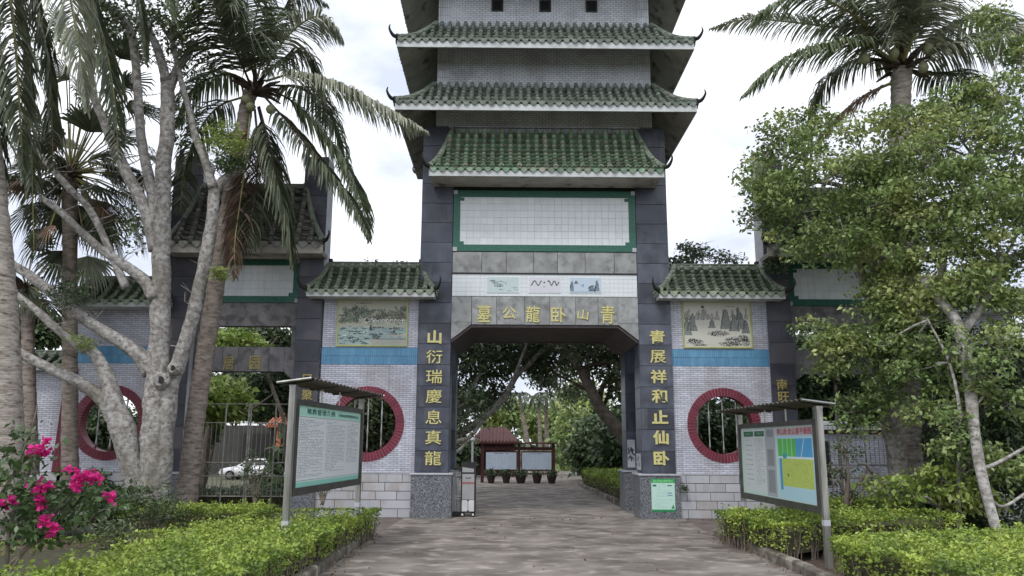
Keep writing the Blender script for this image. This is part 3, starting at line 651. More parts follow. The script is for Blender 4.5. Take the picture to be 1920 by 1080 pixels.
# ------------------------------------------------------------------ round-windowed walls, inner and outer pair
def block_courses(root, x0, x1, y, n=5, h=.2, L=.52):
    back = MB().box(x0, x1, y+.02, y+.3, 0, n*h).build('plinth', M['deck'], root)
    for r in range(n):
        x = x0-(.0 if r % 2 else L*.45)-random.uniform(0, .1); za = r*h
        while x < x1:
            l = L*random.choice((.95, 1.0, 1.06, 1.35)); a, b = max(x, x0)+.005, min(x+l, x1)-.005
            if b-a > .06: MB().bbox(a, b, y-random.uniform(0, .003), y+.03, za+.006, za+h-.006, .006).build('wall_block', M['block'], back)
            x += l
    MB().box(x0, x1, y-.012, y+.1, n*h+.002, n*h+.022).build('plinth_cap', M['cap'], root)
def round_window_wall(s, x0, x1, cx, zt, label, y0=.1, mural=None, blue=(3.56, 3.98)):
    a, b = sorted((s*x0, s*x1)); cx = s*cx; cz, r, R = 2.16, .69, .885
    root = thing('round_window_wall', ((a+b)/2, y0, 0), label, 'wall')
    wall = wall_with_hole(a, b, 1.0, zt, y0, y0+.24, cx, cz, r).build('wall_core', M['mortar'], root)
    for z0, z1 in ((1.024, blue[0]), (blue[1], zt)):
        mb = MB(); brick_face(mb, a+.004, b-.004, z0, z1, y0, hole=[(cx, cz, R)]); mb.build('brickwork', M['tile'], wall, kind='stuff')
    mb = MB(); brick_face(mb, a, b, 1.024, zt, 0, hole=[(cx, cz, R)]); mb.v = [(x, y0+.24-y, z) for x, y, z in mb.v]; mb.f = [tuple(reversed(f)) for f in mb.f]; mb.build('rear_brickwork', M['tile'], wall, kind='stuff')
    mb = MB(); n = int((b-a)/.047)
    for i in range(n):
        for k in range(2):
            xa = a+(b-a)*i/n; za = blue[0]+(blue[1]-blue[0])*k/2; mb.box(xa+.003, xa+(b-a)/n-.003, y0-.012, y0, za+.004, za+(blue[1]-blue[0])/2-.004, back=False)
    mb.build('blue_band', M['blue'], wall, kind='stuff')
    # voussoirs on both faces and the lining
    sur = MB(); seg = 72
    v = []
    for rad, yy in ((r-.004, y0-.012), (R, y0-.012), (R, y0+.252), (r-.004, y0+.252)): v += [(cx+rad*math.cos(2*PI*k/seg), yy, cz+rad*math.sin(2*PI*k/seg)) for k in range(seg)]
    sur.add(v, [(l*seg+k, l*seg+(k+1) % seg, ((l+1) % 4)*seg+(k+1) % seg, ((l+1) % 4)*seg+k) for l in range(4) for k in range(seg)])
    ring = sur.build('round_window_surround', M['maroonj'], root)
    n = 66
    for k in range(n):
        a0, a1 = 2*PI*(k+.12)/n, 2*PI*(k+.88)/n; mb = MB(); v = []
        ra, rb = r-.010, R-.006+random.uniform(-.004, .004)
        for yy in (y0-.024, y0+.262): v += [(cx+q*math.cos(t), yy, cz+q*math.sin(t)) for q, t in ((ra, a0), (rb, a0), (rb, a1), (ra, a1))]
        mb.add(v, [(0,1,2,3), (7,6,5,4), (0,4,5,1), (1,5,6,2), (2,6,7,3), (3,7,4,0)]); mb.build('voussoir', M['maroon'], ring)
    for dx in (-.33, 0, .33):
        h = math.sqrt(r*r-dx*dx); mb = MB(); rr = [.02+.007*math.sin(q*1.9) for q in range(12)]
        mb.tube([(cx+dx, y0+.12, cz-h+2*h*q/11) for q in range(12)], rr, 8); mb.build('window_bar', M['steel'], root, smooth=True)
    block_courses(root, a, b, y0-.05)
    if mural:
        m0, m1 = (s*3.34, s*5.06) if s > 0 else (s*5.06, s*3.34)
        if s > 0: m0, m1 = 3.37, 5.06
        t = .032; f = MB(); f.box(m0, m1, y0-.05, y0, 4.0, 4.0+t); f.box(m0, m1, y0-.05, y0, 5.17-t, 5.17); f.box(m0, m0+t, y0-.05, y0, 4.0+t, 5.17-t); f.box(m1-t, m1, y0-.05, y0, 4.0+t, 5.17-t)
        fr = f.build('mural_frame', M['frame'], root)
        print_sheet('painted_mural', mural(), fr, (m0+t, y0-.03, 4.0+t), (m1-m0-2*t, 0, 0), (0, 0, 1.17-2*t))
    return root
def ridge_roof(root, name, a, b, y0, y1, Z, zt, ra, rb, ncol, nrow, mc, mp_, fh=.11, cr=.07, curl=.3):
    ym = (y0+y1)/2
    d = eave_roof(root, name, a, b, y0, y1, Z, zt, ra, rb, ym-.03, ym+.03, ncol, nrow, mc, mp_, fh=fh, cr=cr, back=True, curl=curl, slabt=.06, slabm=M['white'])
    n = max(2, int((rb-ra)/.55))
    for k in range(n):
        xa, xb = ra+(rb-ra)*k/n, ra+(rb-ra)*(k+1)/n
        MB().box(xa+.004, xb-.004, ym-.05, ym+.05, zt-.02, zt+.1).build('ridge_tile', M['ridge'], d)
        MB().box(xa, xb-.002, ym-.065, ym+.065, zt+.102, zt+.13).build('ridge_cap', M['ridge'], d)
    for xx in (ra, rb): MB().box(xx-.04, xx+.04, ym-.07, ym+.07, zt-.02, zt+.2).build('ridge_end', M['deck'], d)
    return d
wL = round_window_wall(-1, 3.08, 5.40, 4.24, 5.22, label='grey brick wall with garden mural and maroon round window left of the road', mural=mural_garden)
wR = round_window_wall(1, 3.08, 5.45, 4.28, 5.22, label='grey brick wall with black ink mountain mural and maroon round window right of the road', mural=mural_mountains)
ridge_roof(wL, 'small_tiled_roof', -5.72, -2.66, -.42, .92, 5.14, 6.0, -5.32, -3.08, 13, 8, M['glazed'], M['pan'], cr=.052)
ridge_roof(wR, 'small_tiled_roof', 2.72, 5.76, -.42, .92, 5.14, 6.0, 3.26, 5.32, 13, 8, M['glazed'], M['pan'], cr=.052)
oL = round_window_wall(-1, 9.32, 11.35, 10.34, 4.94, label='outermost grey brick wall with maroon round window behind the forked tree', mural=None)
oR = round_window_wall(1, 9.32, 11.35, 10.34, 4.94, label='outermost grey brick wall with blue band behind the leafy trees', mural=None)
ridge_roof(oL, 'small_tiled_roof', -11.6, -9.1, -.42, .92, 4.86, 5.6, -11.1, -9.4, 10, 7, M['glazed'], M['pan'], cr=.052)
ridge_roof(oR, 'small_tiled_roof', 9.1, 11.6, -.42, .92, 4.86, 5.6, 9.4, 11.1, 10, 7, M['glazed'], M['pan'], cr=.052)
for s, nm, lb in ((-1, 'low_boundary_wall', 'low grey brick boundary wall with dark tiled coping at far left'), (1, 'low_boundary_wall', 'low grey brick boundary wall with dark tiled coping at far right behind bushes')):
    a, b = sorted((s*11.42, s*15.5)); root = thing(nm, ((a+b)/2, .1, 0), lb, 'wall')
    w = MB().box(a, b, .1, .34, 0, 3.4).build('wall_core', M['mortar'], root)
    mb = MB(); brick_face(mb, a, b, 1.02, 3.4, .1); mb.build('brickwork', M['tile'], w, kind='stuff'); block_courses(root, a, b, .05)
    ridge_roof(root, 'coping_roof', a-.1, b+.1, -.25, .7, 3.36, 3.75, a+.15, b-.15, 17, 4, M['glazed'], M['pan'], fh=.09, cr=.045)
    # tapering maroon tiled fin at the wall corner
    fin = MB().prism([(s*11.20, 1.02), (s*11.52, 1.02), (s*11.44, 3.35), (s*11.40, 3.35)][::s], -.02, .09).build('tapered_fin', M['maroonj'], root)
    for k in range(12):
        z0, z1 = 1.03+k*.193, 1.03+k*.193+.18; f0, f1 = (z0-1.02)/2.33, (z1-1.02)/2.33
        for c in range(4):
            xq = lambda f, c: (11.20+.20*f)+((11.52-.08*f)-(11.20+.20*f))*(c/4)
            pl = [(s*(xq(f0, c)+.004*(1-f0)), z0), (s*(xq(f0, c+1)-.004*(1-f0)), z0), (s*(xq(f1, c+1)-.004*(1-f1)), z1), (s*(xq(f1, c)+.004*(1-f1)), z1)][::s]
            MB().prism(pl, -.034, -.021).build('fin_tile', M['maroon'], fin)
# ------------------------------------------------------------------ side gates
def side_gate(s, label, words, col_words):
    root = thing('side_gate', (s*7.3, .2, 0), label, 'gate')
    for xa, xb in ((5.43, 6.03), (8.55, 9.3)):
        a, b = sorted((s*xa, s*xb)); mb = MB(); mb.box(a+.02, b-.02, .03, .7, .9, 8.8); p = mb.build('pillar', M['cap'], root)
        slab_face(p, a, 0, 1.03, 8.8, b-a, .53, M['slabd'])
        bs = MB().box(a-.05, b+.05, -.06, .74, 0, .98).build('pillar_base', M['speck'], root); MB().box(a-.07, b+.07, -.08, .76, .982, 1.02).build('base_cap', M['cap'], bs)
        piers[(s, xa)] = p
    a, b = sorted((s*6.05, s*8.53))
    framed_panel(root, a+.02, b-.02, 5.1, 6.2, .28, .16, .18)
    up = MB().box(a, b, .32, .6, 6.22, 7.9).build('upper_wall', M['deck'], root)
    MB().box(a, b, .30, .6, 4.52, 5.099).build('upper_beam', M['beamdark'], root)
    lint = MB().prism([(x, z) for x, z in ([(a, 3.14), (a+.3, 3.4), (b-.3, 3.4), (b, 3.14), (b, 4.0), (a, 4.0)])], .32, .6).build('lintel', M['deck'], root)
    n = 5
    for k in range(n):
        x0, x1 = a+.3+(b-a-.6)*k/n, a+.3+(b-a-.6)*(k+1)/n; MB().bbox(x0+.003, x1-.003, .29, .325, 3.4, 4.0, .004).build('stone_panel', M['beamdark'], lint)
    for x0, x1, zl, zr in ((a, a+.297, 3.14, 3.4), (b-.297, b, 3.4, 3.14)): MB().prism([(x0, zl), (x1, zr), (x1, 4.0), (x0, 4.0)], .29, .325).build('stone_panel', M['beamdark'], lint)
    for x0, x1 in ((a, a+.16), (b-.16, b)): MB().box(x0, x1, .30, .6, 4.002, 4.518).build('jamb', M['beamdark'], root)
    ra, rb = sorted((s*5.35, s*9.16)); ta, tb = sorted((s*6.02, s*8.56))
    eave_roof(root, 'steep_tiled_roof', ra, rb, -.55, .2, 6.16, 8.02, ta, tb, .1, .16, 12, 9, M['greycov'], M['greypan'], fh=.22, cr=.062, sides=False, curl=.25, slabt=.12, fasm=M['concr'])
    rt_ = MB().box(ta, tb, .05, .3, 7.98, 8.1).build('top_ridge', M['ridge'], root)
    for ch, px, py in words:
        p = at(px, py, .29); put_text(ch, p.x, .282, p.z, .26, .33, M['goldold'], lint, bold=.012)
    for ch, px, py, xa in col_words:
        p = at(px, py, 0); put_text(ch, p.x, -.012, p.z, .26, .26, M['goldold'], piers[(s, xa)], bold=.012)
    return root
side_gate(-1, 'left side gate with steep tiled roof between two slate pillars behind the coconut palm', [('居', 429, 681), ('园', 478, 680)], [('日', 576, 712, 5.43), ('聚', 576, 741, 5.43)])
side_gate(1, 'right side gate with white panel and steep tiled roof half hidden by leafy trees', [], [('南', 1466, 721, 5.43), ('旺', 1469, 744, 5.43), ('合', 1724, 768, 8.55)])
# ------------------------------------------------------------------ metal fence gates in the side openings
def fence_gate(s, label):
    a, b = sorted((s*6.06, s*8.52)); Y = .85; root = thing('metal_gate', ((a+b)/2, Y, 0), label, 'gate')
    def bar(nm, p0, p1, r): mb = MB(); mb.tube([p0, p1], [r, r], 6); mb.build(nm, M['fence'], root)
    for z in (2.64, 2.18, 1.22, .9, .42): bar('rail', (a, Y, z), (b, Y, z), .014)
    for x in (a+.03, a+(b-a)*.27, a+(b-a)*.5, a+(b-a)*.52, a+(b-a)*.77, b-.03): bar('upright', (x, Y, 0), (x, Y, 2.64), .02)
    n = 22; pk = MB().tube([(0, 0, 0), (0, 0, 1)], [.0075, .0075], 5).mesh('picket', M['fence'])
    for k in range(1, n):
        x = a+(b-a)*k/n
        for z0, z1 in ((1.22, 2.18), (.42, .9)): link('picket', pk, root, mw=Matrix.Translation((x, Y, z0)) @ Matrix.Diagonal((1, 1, z1-z0, 1)))
    for k in range(8):
        cx = a+(b-a)*(k+.5)/8; mb = MB(); mb.tube([(cx+.14*math.cos(t*PI/8), Y-.012, 1.06+.14*math.sin(t*PI/8)) for t in range(17)], [.007]*17, 5, cap=False); mb.build('ring', M['fence'], root)
fence_gate(-1, 'grey barred metal gate under the left lintel in front of the white car')
fence_gate(1, 'grey barred metal gate with rings in the right side opening')
# ------------------------------------------------------------------ retractable road gate
rg = thing('retractable_gate', (-2.0, .5, 0), 'folded retractable road gate with grey head post beside the left pier', 'gate')
hd = MB().box(-1.995, -1.645, .34, .68, .1, 1.26).build('head_post', M['black'], rg)
MB().bbox(-1.965, -1.675, .315, .335, .40, .99, .004).build('front_panel', M['silver'], hd)
MB().prism([(-1.965, 1.03), (-1.69, 1.03), (-1.69, 1.11), (-1.965, 1.15)], .32, .335).build('sloped_top_panel', M['silver'], hd)
MB().box(-1.965, -1.84, .315, .335, .13, .39).build('foot_cover', M['bright'], hd); MB().box(-1.80, -1.675, .315, .335, .13, .39).build('foot_cover', M['bright'], hd)
MB().tube([(-1.82, .33, .16), (-1.82, .33, .36)], [.02, .02], 8).build('foot_rod', M['bright'], hd)
for xa, xb in ((-1.955, -1.90), (-1.893, -1.858), (-1.782, -1.745), (-1.738, -1.683)): MB().box(xa, xb, .309, .314, .765, .80).build('red_mark', M['red'], hd)
MB().tube([(-1.82+.026*math.cos(t*PI/6), .309, .783+.026*math.sin(t*PI/6)) for t in range(13)], [.005]*13, 5, cap=False).build('round_emblem', M['black'], hd)
MB().tube([(-1.88, .308, .91), (-1.85, .308, .895), (-1.79, .308, .895), (-1.76, .308, .915)], [.008]*4, 5).build('handle_slot', M['black'], hd)
for xx in (-1.95, -1.70):
    w = MB().tube([(xx, .29, .06), (xx, .37, .06)], [.06, .06], 14).build('wheel', M['rubber'], rg); MB().tube([(xx, .283, .06), (xx, .289, .06)], [.028, .028], 10).build('hub', M['bright'], w)
for k in range(6):
    x = -2.185+k*.034
    MB().tube([(x, .42+.02*(k % 2), .1), (x, .42+.02*(k % 2), 1.06)], [.009, .009], 6).build('folding_bar', M['bright'], rg)
for z in (1.0, .94, .46, .40): MB().box(-2.2, -1.998, .40, .47, z, z+.02).build('link_rail', M['steel'], rg)
MB().box(-2.2, -1.998, .38, .5, 1.07, 1.13).build('top_channel', M['black'], rg); MB().box(-2.2, -1.998, .38, .6, .02, .12).build('bottom_channel', M['black'], rg)
# ------------------------------------------------------------------ papers on the right pier
def paper(label, img, o, U, V, name='poster', thick=.006):
    o, U, V = Vector(o), Vector(U), Vector(V); n = U.cross(V).normalized(); root = thing(name, o, label, 'poster')
    mb = MB(); v = [o-n*thick, o+U-n*thick, o+U+V-n*thick, o+V-n*thick, o-n*.001, o+U-n*.001, o+U+V-n*.001, o+V-n*.001]
    mb.add(v, [(3,2,1,0), (4,5,6,7), (0,1,5,4), (1,2,6,5), (2,3,7,6), (3,0,4,7)]); mb.build('backing', M['poster'], root); print_sheet('printed_face', img, root, o, U, V)
    return root
I = np.ones((90, 66, 3))*np.array((186, 220, 208)); I[:11] = (48, 160, 84); I[84:] = (40, 140, 84); I += rng.normal(0, 2, I.shape)
lines(I, 5, 60, 3, 9, 3, (190, 236, 190), 0, .8, 2); I[16:21, 4:14] = (44, 96, 74); I[17:20, 45:58] = (52, 84, 88)
for y0, y1, x0, x1 in ((15, 26, 18, 40), (28, 34, 14, 60), (36, 50, 12, 60), (54, 62, 8, 60), (64, 80, 8, 50)): lines(I, x0, x1, y0, y1, 3, (120, 150, 170), .4, .5)
I[38:40, 46:58] = (70, 90, 150); I[44:46, 46:58] = (70, 90, 150)
for k in range(12): I[70+k:71+k, 60-k//2:61+k//3] = (54, 140, 84)
paper('white and green notice poster pasted on the right granite pier base', I, (2.465, -.0745, .17), (.545, 0, 0), (0, 0, .74))
I2 = np.ones((44, 30, 3))*np.array((196, 200, 208)); lines(I2, 4, 26, 3, 12, 3, (150, 110, 130), .3, .6)
for k in range(26): blob(I2, rng.integers(3, 27), rng.integers(14, 32), rng.integers(2, 5), rng.integers(2, 5), (44, 52, 66), k+900, .8)
paper('tall pale poster with dark picture on the rear right pier', I2, (2.30, 2.383, 1.1), (.2, 0, 0), (0, 0, .72))
I3 = np.ones((30, 30, 3))*np.array((190, 194, 204))
for k in range(16): blob(I3, rng.integers(4, 26), rng.integers(4, 22), rng.integers(2, 4), rng.integers(2, 5), (60, 66, 84), k+950, .7)
paper('small pale poster on the inner face of the front right pier', I3, (2.262, .72, 1.1), (0, -.62, 0), (0, 0, .38))
# ------------------------------------------------------------------ notice boards
def board_print_rules():
    I = np.ones((150, 150, 3))*np.array((226, 232, 236)); I[:19] = (176, 228, 212); I[141:] = (150, 214, 198); I[20:21] = (80, 120, 110); I[138:139] = (90, 160, 140)
    I += rng.normal(0, 2, I.shape)
    for x0, x1 in ((6, 56), (62, 108), (113, 144)): lines(I, x0, x1, 26, 132 if x0 < 60 else (128 if x0 < 100 else 112), 3, (74, 78, 86), .3, .72)
    return I
def board_print_map():
    I = np.ones((150, 170, 3))*np.array((196, 218, 212)); I += rng.normal(0, 2, I.shape)
    I[6:142, 8:62] = (206, 214, 216); I[8:20, 8:34] = (34, 100, 70); I[8:20, 37:62] = (34, 100, 70)
    lines(I, 13, 30, 11, 17, 2, (200, 230, 214), 0, .6, 1); lines(I, 42, 57, 11, 17, 2, (200, 230, 214), 0, .6, 1)
    lines(I, 12, 31, 28, 132, 11, (110, 116, 126), .2, .7, 2); lines(I, 37, 60, 25, 128, 4, (90, 96, 106), .3, .7)
    I[3:148, 64:88] = (168, 176, 182)
    for y0, y1 in ((6, 22), (48, 84), (92, 140)): I[y0:y1, 68:84] = (140, 146, 152); lines(I, 69, 83, y0+2, y1-2, 3, (104, 108, 114), .2, .6)
    I[3:148, 92:166] = (176, 214, 226); I[26:62, 94:132] = (96, 190, 92); I[26:62, 132:164] = (84, 164, 214)
    for x in (104, 114, 123): I[26:62, x] = (180, 230, 200)
    for k in range(36): I[26+k, 148-k//5] = (220, 236, 240)
    I[62:66, 92:166] = (210, 230, 236); I[66:122, 100:164] = (186, 204, 104); I[66:130, 96:101] = (70, 150, 200); I[56:66, 104:112] = (60, 160, 190)
    for k in range(200): I[rng.integers(70, 120), rng.integers(104, 162)] = (120, 150, 80)
    I[96:102, 112:114] = (40, 70, 60)
    I[3:20, 90:166] = (190, 186, 190)
    return I
def notice_board(label, near, far, img, zb, zt, z_canopy, title, side, canopy_tilt=.03):
    near, far = Vector((*near, 0)), Vector((*far, 0)); U = far-near; L = U.length; u = U.normalized(); k = side
    nrm = Vector((-u.y, u.x, 0))*k                         # faces the road and the viewer
    root = thing('notice_board', (near+far)/2, label, 'notice board', 'steel notice boards beside the road'); Zv = Vector((0, 0, 1))
    def obox(nm, c0, c1, y0, y1, z0, z1, m, parent=root):
        mb = MB(); v = [near+u*a+nrm*b+Zv*c for c in (z0, z1) for a, b in ((c0, y0), (c1, y0), (c1, y1), (c0, y1))]
        mb.add(v, [(0,3,2,1), (4,5,6,7), (0,1,5,4), (1,2,6,5), (2,3,7,6), (3,0,4,7)]); return mb.build(nm, m, parent)
    w = .085
    for c in (-w-.01, L+.01):
        p = obox('post', c, c+w, -w/2, w/2, 0, z_canopy-.04, M['postm']); obox('post_cap', c-.004, c+w+.004, -w/2-.004, w/2+.004, z_canopy-.04, z_canopy+.0, M['steel'], p)
        obox('post_band', c-.003, c+w+.003, -w/2-.003, w/2+.003, .58, .66, M['cap'], p)
    fr = .075
    pn = obox('panel_back', .0, L, -.03, .02, zb-.03, zt+.03, M['postf'])
    for c0, c1, z0, z1 in ((0, L, zt, zt+fr), (0, L, zb-fr-.03, zb), (0, fr, zb, zt), (L-fr, L, zb, zt)): obox('frame_bar', c0, c1, .021, .06, z0, z1, M['postf'], pn)
    if k > 0: o, UU = near+u*(L-fr)+nrm*.026+Zv*zb, -u*(L-2*fr)
    else: o, UU = near+u*fr+nrm*.026+Zv*zb, u*(L-2*fr)
    print_sheet('printed_sheet', img, pn, o, UU, Zv*(zt-zb)); r = UU.normalized(); lw = L-2*fr
    for txt, cx, cz, w_, h_, mm in title:
        n = len(txt)
        for q, ch in enumerate(txt):
            P = o+r*(lw*(cx+(q-(n-1)/2)*w_*1.12))+Zv*((zt-zb)*cz)+nrm*.004
            put_text(ch, P.x, P.y, P.z, lw*w_, (zt-zb)*h_, M[mm], pn, bold=.006, depth=.01, right=r, nrm=nrm, name='title_character')
    # corrugated canopy on brackets, sloping towards the viewer
    nC = 22; mb = MB(); vs = []; cl0, cl1 = -.22, L+.5
    for i in range(nC*2+1):
        a = cl0+(cl1-cl0)*i/(nC*2); zz = .016 if i % 2 else -.016
        for b, dz in ((-.17, -canopy_tilt), (.30, canopy_tilt)):
            for t in (0, .006): vs.append(near+u*a+nrm*b+Zv*(z_canopy+.06+dz+zz-t))
    m = nC*2+1; fs = []
    for i in range(m-1):
        q = i*4; fs += [(q, q+4, q+6, q+2), (q+1, q+3, q+7, q+5), (q, q+1, q+5, q+4), (q+2, q+6, q+7, q+3)]
    mb.add(vs, fs); cn = mb.build('canopy', M['canopy'], root)
    for a in (-.05, L*.33, L*.66, L+.05):
        mb = MB(); mb.tube([near+u*a+nrm*-.16+Zv*(z_canopy+.03-canopy_tilt*.9), near+u*a+nrm*.29+Zv*(z_canopy+.03+canopy_tilt*.9)], [.016, .016], 6); mb.build('canopy_rib', M['postf'], cn)
    for a in (cl0, cl1): mb = MB(); mb.tube([near+u*a+nrm*-.18+Zv*(z_canopy+.05-canopy_tilt), near+u*a+nrm*.31+Zv*(z_canopy+.05+canopy_tilt)], [.02, .02], 6); mb.build('canopy_edge', M['steel'], cn)
    for a in (L*.35, L*.62): mb = MB(); mb.tube([near+u*a+Zv*(zt+.05), near+u*a+Zv*(z_canopy+.04)], [.014, .014], 6); mb.build('canopy_strut', M['postm'], cn)
    return root
MT = mat('dark_green_print', A(20, 92, 74), None, 5, .5); M['tgreen'] = MT
notice_board('steel notice board of printed rules with green header in the left hedge', (-3.93, -7.8), (-3.60, -4.4), board_print_rules(), 1.08, 2.23, 2.50,
             [('殡葬管理条例', .33, .935, .062, .075, 'tgreen'), ('海南省殡葬管理办法', .77, .928, .036, .045, 'tgreen')], 1 if False else -1)
notice_board('steel notice board with coloured site map in the right hedge', (3.60, -7.4), (3.50, -3.9), board_print_map(), .84, 2.0, 2.26,
             [('青山卧龙公墓平面图', .76, .925, .042, .085, 'red')], 1)
# ------------------------------------------------------------------ foliage machinery
R_ = np.random.default_rng(11)
def leaf_mesh(name, P, L, m, W=.6, droop=.35, spread=1.0, nz=None, rg=None):
    """one folded four-cornered leaf at every point of P"""
    rg = rg or R_; P = np.asarray(P, np.float32); n = len(P); L = np.asarray(L)*np.ones(n)*rg.uniform(.55, 1.4, n)
    d = rg.normal(0, 1, (n, 3)); d[:, 2] = d[:, 2]*.6-droop; d /= np.linalg.norm(d, axis=1)[:, None]
    u = rg.normal(0, spread, (n, 3)); u[:, 2] += 1.1
    s = np.cross(d, u); s /= np.linalg.norm(s, axis=1)[:, None]+1e-9; nn = np.cross(s, d)
    l = L[:, None]; a = P; b = P+d*l*.45+s*l*W*.5+nn*l*.06; c = P+d*l-np.array([0, 0, 1])*l*.12; e = P+d*l*.45-s*l*W*.5+nn*l*.06
    V = np.stack([a, b, c, e], 1).reshape(-1, 3); i = np.arange(n)*4
    Fq = np.concatenate([np.stack([i, i+1, i+2], 1), np.stack([i, i+2, i+3], 1)])
    return npmesh(name, V, Fq, m)
def clump_points(blobs, twigs_per=1.0, leaves=18, tr=.16, rg=None, hollow=.35):
    """leaf points: twigs scattered in ellipsoids (c, r, n twigs), leaves gathered round each twig"""
    rg = rg or R_; out = []
    for c, r, n in blobs:
        n = max(1, int(n*twigs_per)); d = rg.normal(0, 1, (n, 3)); d /= np.linalg.norm(d, axis=1)[:, None]
        q = rg.uniform(hollow, 1.0, n)**.6; q = np.where(rg.random(n) < .16, q*rg.uniform(1.05, 1.4, n), q); bump = 1+.22*np.sin(d[:, 0]*5+c[0])*np.cos(d[:, 2]*6+c[1])
        t = np.array(c)+d*(np.array(r)*np.ones(3))*(q*bump)[:, None]
        k = rg.integers(int(leaves*.5), int(leaves*1.5), n); tt = np.repeat(t, k, 0)
        out.append(tt+rg.normal(0, tr, (len(tt), 3))*np.array([1, 1, .6]))
    return np.concatenate(out)
def pblob(x, y, Y, rx, ry, n, dy=None):
    """ellipsoid seen at pixel x, y with pixel radii, at depth Y"""
    c = at(x, y, Y); k = pxm(c); return (tuple(c), (rx*k, (dy if dy else min(rx, ry)*k*1.1), ry*k), n)
def limb(root, name, pts, Y, m, seg=10, wob=.10, n=5, cap=True):
    """tapering limb through photograph points (x, y, width px[, Y])"""
    P = []; r = []
    for p in pts:
        yy = p[3] if len(p) > 3 else Y; q = at(p[0], p[1], yy); P.append(q); r.append(p[2]*.5*pxm(q))
    pp, rr = smooth_path(P, r, n); mb = MB(); mb.tube(pp, rr, seg, cap=cap, wob=wob, rng=random.Random(int(pts[0][0]*7+pts[0][1])))
    return mb.build(name, m, root, smooth=True)
def twigs(root, P, nt, L, m, rg=None, r=.008, name='twigs'):
    rg = rg or R_; mb = MB(); idx = rg.integers(0, len(P), nt)
    for i in idx:
        a = Vector(P[i]); d = Vector(rg.normal(0, 1, 3)); d.z = abs(d.z)*.5; d.normalize(); b = a+d*L*.5+Vector((0, 0, -.05)); c = b+d*L*.5+Vector(rg.normal(0, .1, 3))*L
        mb.tube([a, b, c], [r, r*.8, r*.4], 4)
    return mb.build(name, m, root, kind='stuff')
def crown_points(blobs, tw=1.0, per=5.0, leaves=120, rc=.36, rg=None, hollow=.3):
    """crown of separate leaf clumps: leaves lie on the domed top of every clump, fewer hang below"""
    rg = rg or R_; out = []; cen = []
    for c, r, n in blobs:
        m = max(2, int(n*tw/per)); d = rg.normal(0, 1, (m, 3)); d /= np.linalg.norm(d, axis=1)[:, None]; q = rg.uniform(hollow, 1.0, m)**.55; q = np.where(rg.random(m) < .14, q*rg.uniform(1.05, 1.3, m), q)
        cc = np.array(c)+d*(np.array(r)*np.ones(3))*q[:, None]*.92
        for k in range(m):
            R = rc*rg.uniform(.55, 1.35); L = max(12, int(leaves*(R/rc)**2*rg.uniform(.6, 1.1))); e = rg.normal(0, 1, (L, 3)); e[:, 2] = np.where(rg.random(L) < .72, np.abs(e[:, 2]), e[:, 2]-.6); e /= np.linalg.norm(e, axis=1)[:, None]
            out.append(cc[k]+e*np.array([R*1.15, R*1.0, R*.62])*rg.uniform(.45, 1.08, (L, 1))+rg.normal(0, .03, (L, 3))); cen.append((Vector(c), Vector(cc[k])))
    return np.concatenate(out), cen
def branchlets(root, blobs, cen, anchors, m, r=.012):
    mb = MB()
    for c, k in cen:
        c = c.lerp(k, .1); mid = c.lerp(k, .5)+Vector((random.gauss(0, .05), random.gauss(0, .05), random.uniform(-.1, .06))); mb.tube([c, mid, k+(k-c).normalized()*.12], [r, r*.75, r*.35], 4)
    for c, rr, n in blobs:
        c = Vector(c); a = min(anchors, key=lambda q: (q-c).length) if anchors else c; mid = a.lerp(c, .5)+Vector((random.gauss(0, .1), random.gauss(0, .08), .08)); mb.tube([a, mid, c], [r*2.2, r*1.8, r*1.2], 5)
    return mb.build('branchlets', m, root, smooth=True, kind='stuff')
